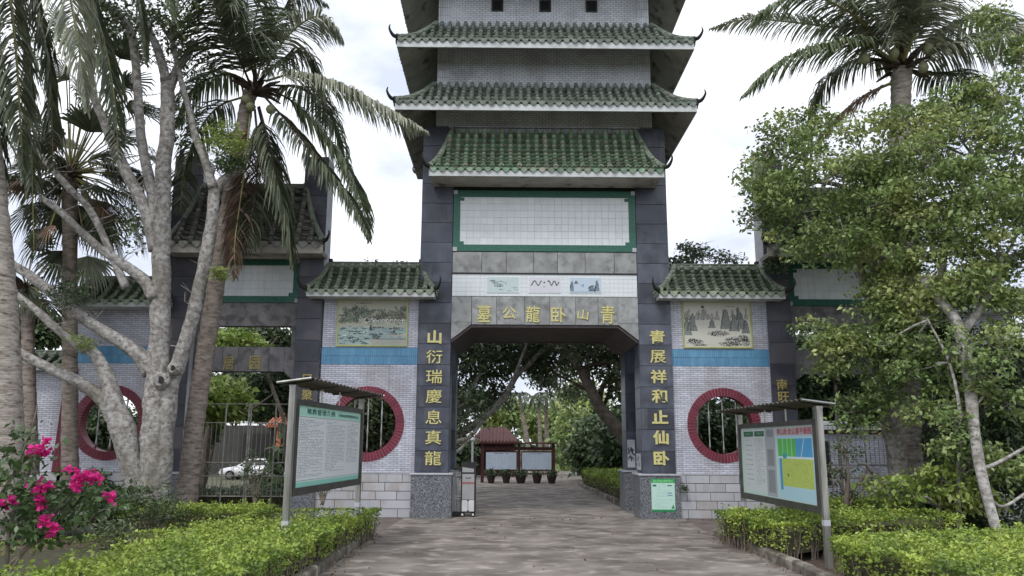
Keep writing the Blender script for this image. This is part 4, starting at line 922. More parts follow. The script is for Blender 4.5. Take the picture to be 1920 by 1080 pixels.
# ------------------------------------------------------------------ palms
def frond(root, pts, nl, ll, ml, mr, droop=.8, wid=.034, fwd=.5, y0=None, seedv=0, rw=.03, start=.12, stiff=.35, name='frond', hang=0.0):
    """pinnate frond: stalk along world points, drooping leaflets on both sides"""
    rg = np.random.default_rng(seedv+17); pts = [Vector(p) for p in pts]
    pp, rr = smooth_path(pts, [rw*(1-.85*k/(len(pts)-1)) for k in range(len(pts))], 8)
    mb = MB(); mb.tube(pp, rr, 5); cum = [0]
    for a, b in zip(pp[:-1], pp[1:]): cum.append(cum[-1]+(b-a).length)
    tot = cum[-1]; V = []; Q = []; nl = int(nl*1.7); wid *= 1.12; ll *= 1.45
    for k in range(nl):
        f = start+(1-start)*(k+.5)/nl; s = f*tot; i = 0
        while i < len(cum)-2 and cum[i+1] < s: i += 1
        tt = (s-cum[i])/max(1e-6, cum[i+1]-cum[i]); p = pp[i].lerp(pp[i+1], tt); t = (pp[i+1]-pp[i]).normalized()
        side = t.cross(Vector((0, 0, 1)))
        if side.length < .15: side = Vector((1, .2, 0))
        side.normalize(); nrm = side.cross(t)
        env = math.sin(PI*min(1, (f*.86+.14)))**.55 if f < .98 else .25
        for sg in (-1, 1):
            if rg.random() < .05: continue
            l = ll*env*rg.uniform(.82, 1.12)*(1-.35*max(0, f-.8)/.2)
            dr = droop*rg.uniform(.75, 1.25)
            d0 = (side*sg*(1-hang)+t*(fwd+rg.normal(0, .08))+nrm*rg.uniform(-.05, .3)).normalized()
            prev = p; w = wid*rg.uniform(.8, 1.15); d = d0; n0 = len(V); tw = rg.normal(0, .5)
            for q in range(4):
                ax = d.cross(Vector((0, 0, 1)));
                if ax.length < .05: ax = side.copy()
                ax.normalize(); ax = (ax*math.cos(tw)+d.cross(ax)*math.sin(tw)); ww = w*(.55, 1.0, .8, .12)[q]*.5
                V.append(prev+ax*ww); V.append(prev-ax*ww)
                d = (d+Vector((0, 0, -dr*(.28+.30*q)*(1-stiff)-.02))).normalized(); prev = prev+d*(l/3)
            for q in range(3): Q.append((n0+2*q, n0+2*q+1, n0+2*q+3, n0+2*q+2))
    lm = MB(); lm.v = [tuple(v) for v in V]; lm.f = Q; lm.mi = [0]*len(Q)
    st = mb.build(name, mr, root, smooth=True); lm.build('leaflets', ml, st, kind='stuff'); return st
def fan_leaf(root, c, d, R, m, seedv=0, n=26, arc=2.6, droop=.5, stalk=None):
    """palmate leaf: pleated segments from the hub c, pointing along d"""
    rg = np.random.default_rng(seedv+91); c = Vector(c); d = Vector(d).normalized(); s = d.cross(Vector((0, 0, 1)))
    if s.length < .1: s = Vector((1, 0, 0))
    s.normalize(); up = s.cross(d); mb = MB()
    for k in range(n):
        a = -arc/2+arc*(k+.5)/n; e = (d*math.cos(a)+s*math.sin(a)).normalized(); l = R*rg.uniform(.85, 1.08)*(1-.12*abs(a)); ax = e.cross(up).normalized(); w = R*arc/n*.5
        p0 = c; p1 = c+e*l*.5+up*.02*(k % 2); p2 = p1+e*l*.26+Vector((0, 0, -droop*l*.14)); p3 = p2+e*l*.2+Vector((0, 0, -droop*l*.42))
        mb.add([p0-ax*.006, p0+ax*.006, p1+ax*w*.62, p1-ax*w*.62, p2+ax*w*.4, p2-ax*w*.4, p3], [(0,1,2,3), (3,2,4,5), (5,4,6)])
    lf = mb.build('fan_leaf', m, root)
    if stalk: sb = MB(); sb.tube([stalk, Vector(stalk).lerp(c, .5)+Vector((0, 0, .08)), c], [.022, .016, .012], 5); sb.build('leaf_stalk', M['rachis'], lf)
    return lf
def A3(pts): return [at(*p) for p in pts]
def palm_trunk(root, pts, Y, m, seg=14):
    P = []; r = []
    for p in pts: q = at(p[0], p[1], p[3] if len(p) > 3 else Y); P.append(q); r.append(p[2]*.5*pxm(q))
    pp, rr = smooth_path(P, r, 14); mb = MB(); rr = [x*(1+(.05 if k % 3 == 0 else -.012)) for k, x in enumerate(rr)]
    mb.tube(pp, rr, seg, wob=.05, rng=random.Random(3)); return mb.build('trunk', m, root, smooth=True)
def crown_heart(root, x, y, Y, r):
    c = at(x, y, Y); k = pxm(c); mb = MB()
    for i in range(26):
        a = 2*PI*i/26+random.random(); d = Vector((math.cos(a), math.sin(a), random.uniform(-.7, .9))); mb.tube([c+Vector((0, 0, -.15)), c+d*r*k*.6, c+d*r*k], [.07, .05, .02], 5)
    return mb.build('leaf_base_fibre', M['fibre'], root)
# coconut palm, left: leans behind the forked tree
Y = -1.5
pl = thing('coconut_palm', at(340, 985, Y), 'leaning coconut palm whose crown hangs between the forked tree and the central tower', 'palm tree')
palm_trunk(pl, [(338, 996, 70), (346, 950, 44), (356, 880, 37), (367, 780, 35), (385, 660, 33), (401, 560, 32), (414, 470, 31), (430, 380, 29), (446, 290, 27), (462, 200, 25), (474, 165, 27)], Y, M['palmbark2'])
crown_heart(pl, 480, 165, Y, 46)
FL = [
 ([(498,152,-1.5),(560,138,-1.9),(640,158,-2.2),(715,196,-2.4),(760,222,-2.5),(800,246,-2.5)], 90, .62, 'frondg', 1.5, .1),
 ([(498,165,-1.5),(548,190,-1.4),(600,240,-1.3),(645,300,-1.3),(675,370,-1.4),(692,452,-1.5)], 84, .60, 'frond', 1.2, .0),
 ([(495,180,-1.6),(545,235,-1.9),(600,300,-2.1),(650,362,-2.2),(682,420,-2.3),(690,448,-2.3)], 84, .62, 'frondd', 1.2, .0),
 ([(488,150,-1.5),(520,92,-1.7),(560,48,-1.9),(600,30,-2.0),(632,56,-2.0),(640,76,-2.0)], 70, .6, 'frondg', .9, .0),
 ([(490,150,-1.4),(530,110,-1.0),(575,100,-.8),(600,150,-.7),(606,215,-.7),(602,250,-.7)], 66, .5, 'frondd', 1.3, .0),
 ([(480,140,-1.5),(475,70,-1.5),(488,0,-1.5),(520,-60,-1.5),(560,-90,-1.5)], 66, .65, 'frondd', .7, .0),
 ([(476,140,-1.5),(452,70,-1.6),(430,0,-1.8),(400,-60,-2.0),(350,-90,-2.0)], 66, .7, 'frondd', .9, .0),
 ([(470,160,-1.7),(440,90,-2.5),(410,30,-3.0),(395,-20,-3.2),(380,-60,-3.4)], 84, .95, 'frondd', 1.4, .15),
 ([(466,165,-1.5),(430,140,-1.4),(385,150,-1.3),(350,180,-1.3),(325,240,-1.3)], 60, .5, 'frond', 1.2, .0),
 ([(462,180,-1.5),(410,200,-1.2),(370,250,-1.0),(345,320,-1.0),(338,400,-1.0)], 66, .55, 'frondd', 1.3, .0),
 ([(486,200,-1.6),(502,260,-1.8),(518,330,-1.9),(535,410,-1.9),(548,500,-1.9)], 80, .62, 'frondd', 1.5, .35),
 ([(478,205,-1.6),(484,280,-1.7),(480,350,-1.8),(470,420,-1.9),(462,480,-1.9)], 74, .55, 'frondd', 1.5, .35),
 ([(470,205,-1.6),(462,290,-1.8),(450,380,-1.9),(440,460,-2.0),(442,520,-2.0)], 74, .5, 'dead', 1.6, .45),
 ([(500,160,-1.4),(560,165,-.6),(610,200,-.1),(640,260,.1),(650,330,.2)], 66, .5, 'frond', 1.2, .0),
 ([(484,200,-1.3),(500,270,-.9),(510,330,-.8),(505,400,-.8)], 50, .5, 'frondd', 1.5, .4),
 ([(482,148,-1.3),(500,80,-.9),(530,20,-.5),(575,-10,-.3),(615,10,-.2)], 60, .55, 'frondd', .9, .0),
 ([(478,150,-1.6),(465,90,-2.2),(462,30,-2.6),(468,-30,-2.9)], 60, .7, 'frond', 1.0, .1),
]
for i, (p, n, l, m_, dr, hg) in enumerate(FL): frond(pl, A3(p), n, l*1.15, M[m_], M['rachis'] if i % 3 == 0 else M['fibre'], droop=dr, seedv=i, hang=hg, wid=.04)
for x, y in ((508, 205), (470, 200), (462, 186)): MB().tube([at(x, y-9, Y-.3), at(x, y-5, Y-.3), at(x, y, Y-.3), at(x, y+6, Y-.3), at(x, y+9, Y-.3)], [.03, .09, .12, .09, .02], 10).build('coconut', M['coco'], pl, smooth=True)
# coconut palm, right
Y = -1.1
pr_ = thing('coconut_palm', at(1712, 985, Y), 'tall upright coconut palm with green nuts rising behind the right leafy tree', 'palm tree')
palm_trunk(pr_, [(1712, 990, 48), (1710, 900, 40), (1704, 760, 40), (1700, 600, 38), (1693, 450, 36), (1688, 320, 35), (1688, 230, 34), (1690, 160, 36), (1692, 130, 34)], Y, M['palmbark'])
crown_heart(pr_, 1692, 120, Y, 48)
FR = [
 ([(1685,120,-1.1),(1620,82,-1.5),(1550,82,-1.8),(1480,105,-2.0),(1430,140,-2.1),(1392,180,-2.1)], 90, .6, 'frond', 1.2, .0),
 ([(1685,110,-1.1),(1620,60,-.8),(1540,48,-.5),(1470,40,-.3),(1400,36,-.2),(1330,54,-.2)], 84, .5, 'frondg', .7, .0),
 ([(1680,115,-1.1),(1625,50,-1.6),(1570,10,-2.0),(1500,-10,-2.2),(1430,20,-2.3),(1405,50,-2.3)], 84, .6, 'frond', 1.1, .0),
 ([(1690,110,-1.1),(1660,30,-1.2),(1610,-40,-1.4),(1540,-60,-1.6),(1470,-30,-1.7)], 80, .8, 'frond', 1.3, .0),
 ([(1692,110,-1.3),(1680,20,-1.9),(1650,-50,-2.4),(1600,-80,-2.8)], 84, .95, 'frondg', 1.4, .1),
 ([(1694,110,-1.1),(1705,20,-1.2),(1720,-60,-1.4),(1760,-100,-1.6)], 80, .8, 'frond', 1.2, .0),
 ([(1694,115,-1.3),(1722,40,-1.9),(1735,-20,-2.3),(1745,-70,-2.6)], 80, .9, 'frondg', 1.4, .12),
 ([(1700,120,-1.1),(1760,60,-1.0),(1830,30,-.9),(1900,40,-.9),(1960,80,-.9)], 80, .6, 'frond', 1.2, .0),
 ([(1700,130,-1.1),(1770,90,-1.5),(1840,68,-1.8),(1910,60,-2.0),(1980,70,-2.1)], 84, .68, 'frondg', 1.4, .0),
 ([(1700,130,-1.1),(1750,140,-.8),(1800,140,-.6),(1850,170,-.5),(1880,230,-.5)], 60, .5, 'frondd', 1.3, .1),
 ([(1690,135,-1.0),(1630,110,-.4),(1570,130,0),(1530,180,.3),(1510,250,.4)], 66, .5, 'frondd', 1.3, .0),
 ([(1684,150,-1.1),(1620,180,-1.0),(1560,230,-.9),(1530,280,-.9)], 40, .4, 'dead', 1.3, .3),
 ([(1690,110,-1.0),(1690,20,-.6),(1660,-70,-.2),(1600,-90,0)], 60, .7, 'frondd', 1.0, .0),
 ([(1696,110,-1.0),(1730,10,-.6),(1790,-50,-.3),(1860,-60,-.2),(1900,-20,-.2)], 66, .7, 'frondd', 1.2, .0),
]
for i, (p, n, l, m_, dr, hg) in enumerate(FR): frond(pr_, A3(p), n, l*1.15, M[m_], M['rachis'], droop=dr, seedv=i+40, hang=hg, wid=.04, rw=.045)
for x, y in ((1761, 84), (1731, 126), (1621, 110), (1676, 100), (1741, 92)): MB().tube([at(x, y-11, Y-.5), at(x, y-6, Y-.5), at(x, y, Y-.5), at(x, y+7, Y-.5), at(x, y+11, Y-.5)], [.03, .1, .13, .1, .02], 10).build('coconut', M['coco'], pr_, smooth=True)
# nearest palm at the left edge: trunk plus fronds hanging into the top of the frame
Y = -4.2
pn_ = thing('coconut_palm', at(10, 1010, Y), 'nearest palm at the left edge with ringed grey trunk and long drooping fronds', 'palm tree')
palm_trunk(pn_, [(4, 1030, 62), (8, 960, 58), (14, 850, 56), (12, 720, 52), (4, 560, 50), (-8, 400, 44), (-22, 250, 40), (-34, 100, 38), (-44, -80, 36), (-50, -190, 36)], Y, M['palmbark'])
crown_heart(pn_, -50, -200, Y, 60)
FN = [
 ([(-45,-200,-4.2),(40,-210,-4.6),(100,-130,-4.9),(128,-20,-5.1),(148,90,-5.2),(162,205,-5.2)], 96, .98, 'frondg', 1.5, .25),
 ([(-45,-195,-4.2),(60,-160,-4.0),(140,-70,-3.9),(190,60,-3.8),(215,190,-3.8),(222,300,-3.8)], 96, .85, 'frondd', 1.5, .15),
 ([(-50,-200,-4.2),(-20,-120,-4.5),(15,-20,-4.6),(30,100,-4.7),(38,230,-4.8),(44,340,-4.8)], 96, .8, 'frondd', 1.5, .3),
 ([(-50,-200,-4.2),(0,-150,-3.8),(50,-60,-3.5),(80,60,-3.4),(95,190,-3.3),(100,320,-3.3)], 90, .8, 'frondd', 1.5, .2),
 ([(-50,-200,-4.2),(-50,-90,-4.2),(-30,60,-4.2),(-8,220,-4.2),(4,380,-4.2)], 90, .8, 'frondd', 1.6, .3),
 ([(-45,-205,-4.2),(80,-240,-4.2),(200,-170,-4.2),(290,-60,-4.2),(330,40,-4.2)], 90, .85, 'frond', 1.3, .1),
 ([(-50,-200,-4.2),(10,-100,-4.0),(40,40,-3.8),(52,180,-3.7),(60,330,-3.7),(64,480,-3.7)], 90, .55, 'frondd', 1.5, .3),
 ([(-45,-205,-4.2),(110,-230,-3.6),(220,-120,-3.3),(262,10,-3.2),(275,120,-3.2)], 84, .6, 'frondd', 1.4, .15),
]
for i, (p, n, l, m_, dr, hg) in enumerate(FN): frond(pn_, A3(p), n, l*.95, M[m_], M['rachis'], droop=dr, seedv=i+80, hang=hg, wid=.044, rw=.05)
# two fan palms behind
def fan_palm(x0, y0, x1, y1, w, Yv, hub, leaves_, label, mt):
    root = thing('fan_palm', at(x0, y0, Yv), label, 'palm tree')
    palm_trunk(root, [(x0, y0, w*1.15), ((x0*2+x1)/3, (y0*2+y1)/3, w), ((x0+2*x1)/3, (y0+2*y1)/3, w*.95), (x1, y1, w)], Yv, mt)
    c0 = at(x1, y1, Yv)
    for i, (x, y, dx, dz, R, mk) in enumerate(leaves_):
        dy = random.uniform(-.5, .5); c = at(x, y, Yv+dy*1.2); fan_leaf(root, c, (dx, dy, dz), R, M[mk], seedv=i+int(x0), stalk=c0+Vector((0, 0, .05)))
    crown_heart(root, x1, y1, Yv, 30); return root
LV = []
for i in range(44):
    a = random.uniform(-PI, PI); r = random.uniform(20, 110); x, y = 145+math.cos(a)*r*1.15, 330-math.sin(a)*r*.95
    LV.append((x, y, math.cos(a)*.9, math.sin(a)*.8-.35, random.uniform(.75, 1.05), 'frondd' if random.random() < .75 else 'dead'))
for x, y in ((175,130),(210,170),(160,190),(235,200),(190,80),(225,110),(255,330),(270,290),(130,150),(245,420),(215,440),(240,260),(205,300),(100,380),(90,430),(180,400),(150,90),(120,60),(90,120),(230,160),(260,210),(120,470),(165,480)): LV.append((x, y, (x-170)/90, (250-y)/150-.2, 1.0, 'frondd'))
fan_palm(131, 905, 131, 330, 27, .0 if False else -1.0, None, LV, 'fan palm with dark pleated leaves and slim trunk left of the forked tree', M['palmbark2'])
LV = [(x, y, (x-40)/60, (520-y)/80-.3, .8, 'frondd') for x, y in ((20,480),(60,470),(95,500),(40,530),(0,520),(80,560),(15,570),(110,540))]
fan_palm(60, 890, 50, 540, 23, -1.6, None, LV, 'short dark trunked fan palm beside the nearest palm at left', M['palmbark2'])
# ------------------------------------------------------------------ pale forked tree
Y = -2.3
ft = thing('forked_tree', at(285, 1000, Y), 'large pale blotched tree with many bare forked limbs in the left garden', 'tree')
limb(ft, 'trunk', [(272, 1010, 96), (280, 960, 72), (287, 900, 54), (289, 830, 48), (292, 760, 45), (296, 700, 41), (300, 620, 36), (302, 540, 34), (303, 470, 32), (304, 400, 31), (306, 320, 28), (314, 240, 26), (314, 170, 24), (311, 140, 20)], Y, M['bark'], 18, .13, 8)
B = [
 [(262, 1005, 50), (258, 930, 46), (246, 870, 50), (228, 800, 58), (214, 755, 54), (199, 705, 42), (176, 662, 32), (135, 640, 26), (108, 618, 24), (66, 580, 22), (24, 548, 20)],
 [(300, 1003, 46), (303, 930, 40), (306, 860, 40), (312, 780, 44), (322, 715, 46), (342, 660, 42), (362, 590, 38), (378, 520, 36), (392, 450, 36), (400, 390, 34), (402, 350, 32)],
 [(225, 800, 44), (196, 752, 40), (160, 724, 36), (125, 706, 32), (80, 684, 27), (30, 658, 26)],
 [(282, 700, 44), (262, 668, 44), (225, 640, 38), (180, 612, 34), (125, 572, 30), (80, 536, 28), (42, 508, 26), (-10, 480, 24)],
 [(276, 640, 30), (268, 600, 32), (268, 560, 30), (269, 500 + 70, 30)],
 [(290, 560, 34), (268, 524, 34), (228, 494, 28), (188, 466, 24), (148, 430, 22), (112, 396, 20), (76, 370, 16)],
 [(292, 470, 38), (278, 410, 36), (262, 370, 34), (238, 325, 32), (212, 270, 28), (190, 215, 24), (168, 165, 20), (150, 120, 14)],
 [(236, 540, 26), (210, 480, 20), (172, 398, 20), (130, 352, 18), (86, 304, 16), (58, 268, 14), (44, 218, 12)],
 [(298, 470, 34), (288, 380, 32), (272, 300, 28), (262, 235, 26), (258, 160, 24), (252, 100, 24), (244, 55, 22), (215, 20, 16), (180, -6, 14)],
 [(312, 150, 28), (298, 100, 24), (281, 60, 20), (268, 20, 18), (258, -30, 16)],
 [(318, 170, 26), (332, 130, 24), (348, 108, 22), (362, 84, 22)],
 [(400, 352, 28), (386, 306, 24), (368, 260, 22), (358, 220, 18), (343, 165, 16), (332, 120, 14), (324, 70, 13), (330, 20, 10), (338, -30, 8)],
 [(402, 360, 26), (418, 338, 24), (434, 325, 24), (452, 314, 22)],
 [(330, 90, 12), (312, 62, 10), (296, 38, 8)],
 [(404, 500, 14), (372, 520 + 20, 24), (408, 610, 22), (404, 560, 18)],
]
del B[4]
for k, b in enumerate(B[:-1]): limb(ft, 'limb', [(x, y, w*(.64 if y < 780 else .8)) for x, y, w in b], Y + (.0 if k % 2 else -.12), M['bark'], 14, .13, 6)
for x, y, w in ((362, 83, 16), (299, 712, 20), (322, 690, 15)):   # sawn stubs and dark discs painted for the shade in knot holes
    c = at(x, y, Y-.33 if y > 600 else Y); k = pxm(c); mb = MB()
    if y > 600: mb.tube([c+Vector((0, .3, -.02)), c+Vector((0, .06, 0)), c+Vector((.02, -.0, 0))], [w*.95*k, w*.8*k, w*.55*k], 12, wob=.15); s_ = mb.build('branch_collar', M['bark'], ft); MB().tube([c+Vector((.02, -.004, 0)), c+Vector((.02, -.012, 0))], [w*.34*k, w*.33*k], 12).build('knot_hole_disc', M['hdark'], s_)
    else: mb.tube([c+Vector((0, 0, -.02)), c+Vector((.01, 0, .05))], [w*.56*k, w*.5*k], 12); mb.build('sawn_end', M['barkd'], ft)
tm = MB(); tr_ = random.Random(21)
for b in B[:-1]:
    for (xa, ya, wa, *_), (xb, yb, wb, *_) in zip(b[:-1], b[1:]):
        if ya > 660: continue
        for q in range(2):
            f = tr_.random(); p0 = at(xa+(xb-xa)*f, ya+(yb-ya)*f, Y); d = Vector((tr_.gauss(0, 1), tr_.gauss(0, .7), tr_.uniform(.1, 1))).normalized(); l = tr_.uniform(.3, .8)
            p1 = p0+d*l*.5; p2 = p1+(d+Vector((tr_.gauss(0, .4), 0, .3)))*l*.4; tm.tube([p0, p1, p2], [.016, .011, .004], 5); tm.tube([p1, p1+Vector((tr_.gauss(0, .2), tr_.gauss(0, .1), .2))], [.008, .003], 4)
tm.build('fine_twigs', M['bark'], ft, kind='stuff')
bl = [pblob(300,60,-2.2,70,50,60), pblob(230,40,-1.9,60,40,40), pblob(350,240,-1.8,30,50,22), pblob(200,20,-2.6,50,36,34), pblob(330,20,-2.9,46,34,36), pblob(370,120,-1.6,40,40,26), pblob(255,430,-1.8,34,50,24), pblob(60,60,-2.0,60,50,30)]
P = clump_points(bl, leaves=16, tr=.13); link('crown', leaf_mesh('crown', P, .10, M['leafL']), ft)
# leafy tufts growing on the forked tree
for x, y, rx, ry, n, mk, lb in ((424, 262, 36, 38, 150, 'leafY', 'bright yellow green leafy tuft in the fork of the pale limb'), (412, 515, 13, 15, 30, 'leafY', 'small lime tuft sprouting low on the pale limb beside the palm trunk'), (135, 545, 44, 34, 60, 'leafD', 'dark leafy tuft on the pale limbs left of the trunk'), (155, 640, 22, 20, 20, 'leafY', 'small moss green tuft where the lowest left limbs cross')):
    t = thing('leafy_tuft', at(x, y, Y-.3), lb, 'plant'); P = clump_points([pblob(x, y, Y-.3, rx, ry, n)], leaves=18, tr=.06, hollow=.1)
    link('foliage', leaf_mesh('foliage', P, .055, M[mk], droop=-.1), t); twigs(t, P, 18, .25, M['twig'], name='stems')
    if x == 424: P = clump_points([pblob(x+2, y+44, Y-.25, 28, 20, 80)], leaves=16, tr=.06, hollow=.1); link('shaded_foliage', leaf_mesh('foliage', P, .055, M['leafD']), t)  # lower leaves in a deeper green, shade put into their colour
# ------------------------------------------------------------------ right hand trees
def leafy_tree(name, loc, label, limbs, blobs, mk, leaf=.105, tr=.16, leaves=18, mb_='bark', Yv=0, ntw=60, cat='tree', tw=1.0, second=None):
    root = thing(name, loc, label, cat)
    for i, l in enumerate(limbs): limb(root, 'trunk' if i == 0 else 'limb', l, Yv, M[mb_], 12 if i == 0 else 9, .09, 5)
    P, cen = crown_points(blobs, tw=tw, rc=tr*2.4, leaves=int(leaves*4.2)); link('crown', leaf_mesh('crown', P, leaf, M[mk]), root)
    anc = [at(q[0], q[1], q[3] if len(q) > 3 else Yv) for l in limbs for q in l[1:]]
    branchlets(root, blobs, cen, anc, M['twig'] if mb_ == 'barkd' else M[mb_], r=.010+leaf*.03)
    if second: P2 = clump_points(second[0], leaves=leaves, tr=tr); link('inner_crown', leaf_mesh('inner_crown', P2, leaf, M[second[1]]), root)
    if ntw: twigs(root, P, ntw//2, leaf*5, M['twig'])
    return root
Y = -2.2
bl = [pblob(*b) for b in ((1470,300,-2.0,70,70,100),(1430,340,-2.2,50,50,54),(1440,380,-1.2,40,50,40),(1540,250,-1.8,60,50,44),(1560,330,-2.6,80,70,90),(1500,400,-2.4,80,60,80),(1440,420,-2.0,44,36,22),(1620,300,-2.2,70,60,80),(1660,380,-2.8,90,70,120),(1580,450,-2.9,80,60,100),(1530,470,-2.6,44,30,30),(1680,540,-2.8,60,44,80),(1490,220,-1.8,36,40,14),(1410,290,-2.0,34,30,10),(1690,480,-3.0,80,60,100),(1660,600,-2.8,50,40,80),(1600,660,-2.6,56,44,90),(1560,640,-2.5,40,30,30),(1700,640,-2.8,44,40,60),(1650,720,-2.6,44,50,56),(1560,690,-2.5,34,30,24),(1620,770,-2.5,46,40,40),(1450,260,-2.0,50,40,20),(1690,230,-2.9,44,40,40),(1690,330,-2.9,50,50,50),(1700,420,-2.9,50,40,50),(1700,300,-2.6,60,50,60))]
leafy_tree('leafy_tree', at(1640, 985, Y), 'leafy mid green tree spreading over the right side gate', [[(1700, 1000, 34, -1.8), (1690, 900, 32, -1.9), (1668, 780, 34, -2.0), (1655, 690, 36), (1650, 610, 34), (1642, 540, 30), (1660, 450, 24), (1680, 380, 20), (1700, 320, 16)], [(1650, 600, 24), (1600, 480, 18), (1560, 380, 12), (1540, 350, 8)], [(1668, 440, 16), (1600, 360, 10), (1520, 340, 7), (1420, 345, 5)], [(1680, 290, 14), (1715, 245, 12), (1735, 222, 10), (1800, 215, 8)], [(1655, 690, 16), (1620, 660, 12), (1560, 650, 7)], [(1560, 330, 6), (1470, 370, 4), (1400, 415, 3)]], bl, 'leafR', ntw=160, Yv=Y, leaf=.10, tw=1.0, leaves=30, tr=.15)
Y = -3.6
bl = [pblob(*b) for b in ((1780,200,-3.4,70,40,60),(1860,190,-3.4,70,50,80),(1820,260,-3.8,90,60,120),(1900,280,-3.6,60,70,90),(1760,320,-4.0,80,60,110),(1850,360,-4.2,90,70,140),(1790,430,-4.0,80,60,110),(1880,470,-4.0,70,70,110),(1740,400,-3.6,60,50,60),(1830,540,-4.0,80,50,90),(1900,590,-3.8,60,50,70),(1760,560,-3.6,60,40,50),(1880,60,-3.4,60,36,30),(1925,110,-3.4,40,60,40),(1720,260,-3.4,50,46,44),(1940,400,-3.6,60,90,90))]
leafy_tree('leafy_tree', at(1880, 1085, -6.5), 'dense leafy tree with slanting pale trunk at the right edge', [[(1888, 1090, 20, -6.6), (1872, 1010, 18, -6.0), (1856, 950, 19, -5.6), (1838, 880, 20, -5.2), (1826, 800, 20, -4.8), (1818, 720, 22, -4.4), (1806, 650, 21, -4.1), (1792, 600, 19, -4.0), (1760, 560, 20, -3.8), (1730, 520, 16)], [(1800, 630, 18, -4.0), (1850, 560, 14, -4.0), (1880, 480, 10, -4.0)], [(1920, 545, 14), (1870, 548, 12), (1800, 520, 10)], [(1930, 470, 14), (1880, 488, 12), (1830, 510, 8)], [(1760, 560, 14), (1780, 420, 12), (1830, 300, 9)], [(1838, 880, 9, -5.2), (1870, 868, 7, -5.1), (1930, 835, 6, -5)], [(1850, 930, 9, -5.5), (1880, 950, 6, -5.4), (1930, 920, 5, -5.3)]], bl, 'leafR', ntw=160, Yv=Y, leaf=.10, tw=1.0, leaves=30, tr=.15)
bl = [pblob(*b) for b in ((1735,600,-3.4,34,24,20),(1800,640,-4.6,40,40,24),(1760,700,-3.8,30,34,22),(1880,660,-4.6,46,40,30),(1720,780,-3.6,30,34,22),(1660,640,-3.4,30,30,20),(1800,790,-4.6,30,40,22),(1890,760,-4.6,40,36,50),(1850,860,-4.6,34,30,36),(1760,760,-3.8,40,36,40),(1830,700,-4.7,40,36,36),(1700,700,-3.4,34,34,36),(1780,840,-4.5,36,34,36),(1900,880,-4.8,36,34,40),(1740,660,-3.6,40,30,40))]
leafy_tree('sapling', at(1800, 1010, -4.4), 'slender sapling with loose light green sprays between the two leaning right hand trunks', [[(1800, 1010, 9, -4.4), (1796, 900, 8, -4.4), (1800, 780, 7, -4.5), (1780, 680, 5, -4.2), (1740, 600, 3, -3.8)], [(1800, 800, 5, -4.5), (1860, 720, 4, -4.6), (1890, 660, 3, -4.6)]], bl, 'leafR', leaf=.10, tr=.12, leaves=20, ntw=50, Yv=-4.4)
# shaded undergrowth between and behind these trees
bl = [pblob(*b) for b in ((1740,650,-.5,50,50,60,.4),(1780,660,-2.6,50,60,80),(1850,680,-3.0,60,60,90),(1910,700,-3.2,50,70,90),(1770,760,-.6,50,50,70,.4),(1860,790,-3.2,60,60,100),(1920,820,-3.2,40,60,60),(1770,860,-.6,30,50,50,.4),(1800,870,-3.0,50,50,80),(1800,740,-2.6,34,50,50),(1880,890,-3.4,56,50,90),(1930,930,-3.4,50,40,60),(1780,940,-3.2,50,36,70),(1790,930,-3.0,40,30,40),(1870,980,-3.8,60,40,80),(1750,820,-1.0,34,40,40),(1760,740,-1.0,34,40,40),(1740,930,-2.2,30,36,30))]
leafy_tree('shade_bush', at(1840, 960, -3.2), 'tall dark green bush filling the gap between the right hand trunks', [[(1790, 985, 12, -3), (1784, 880, 9, -3), (1770, 760, 6, -2.8)], [(1760, 985, 12, -3), (1830, 860, 8, -3.1), (1880, 780, 5, -3.2)]], bl, 'leafD', leaf=.11, tr=.15, ntw=40, Yv=-3, cat='bush', tw=1.7)
bl = [pblob(*b) for b in ((1760,905,-4.0,60,34,60),(1700,930,-4.0,40,26,34),(1810,930,-4.3,60,36,60),(1640,915,-3.6,26,14,12))]
leafy_tree('broadleaf_shrub', at(1760, 1000, -4.2), 'light green broadleaf shrub behind the right front hedge', [[(1760, 1000, 7, -4.2), (1762, 950, 5, -4.2), (1766, 900, 3, -4.2)]], bl, 'leafY', leaf=.12, tr=.13, leaves=12, ntw=30, Yv=-4.2, cat='shrub')
bl = [pblob(*b) for b in ((1590,830,-3.2,34,24,18),(1580,875,-3.2,30,20,16),(1560,915,-3.2,20,20,10),(1610,870,-3.2,24,20,12),(1635,900,-3.2,14,12,7),(1575,850,-3.2,22,16,10),(1600,930,-3.2,14,14,6))]
leafy_tree('dark_shrub', at(1588, 1000, -3.2), 'small dark open shrub standing between the right board and the metal gate', [[(1588, 1005, 13), (1586, 950, 11), (1590, 900, 8), (1588, 850, 4)], [(1588, 940, 7), (1610, 905, 5), (1632, 885, 3)], [(1588, 930, 6), (1570, 900, 4), (1556, 885, 3)]], bl, 'leafD', leaf=.06, tr=.07, leaves=14, ntw=40, Yv=-3.2, cat='shrub', mb_='barkd')
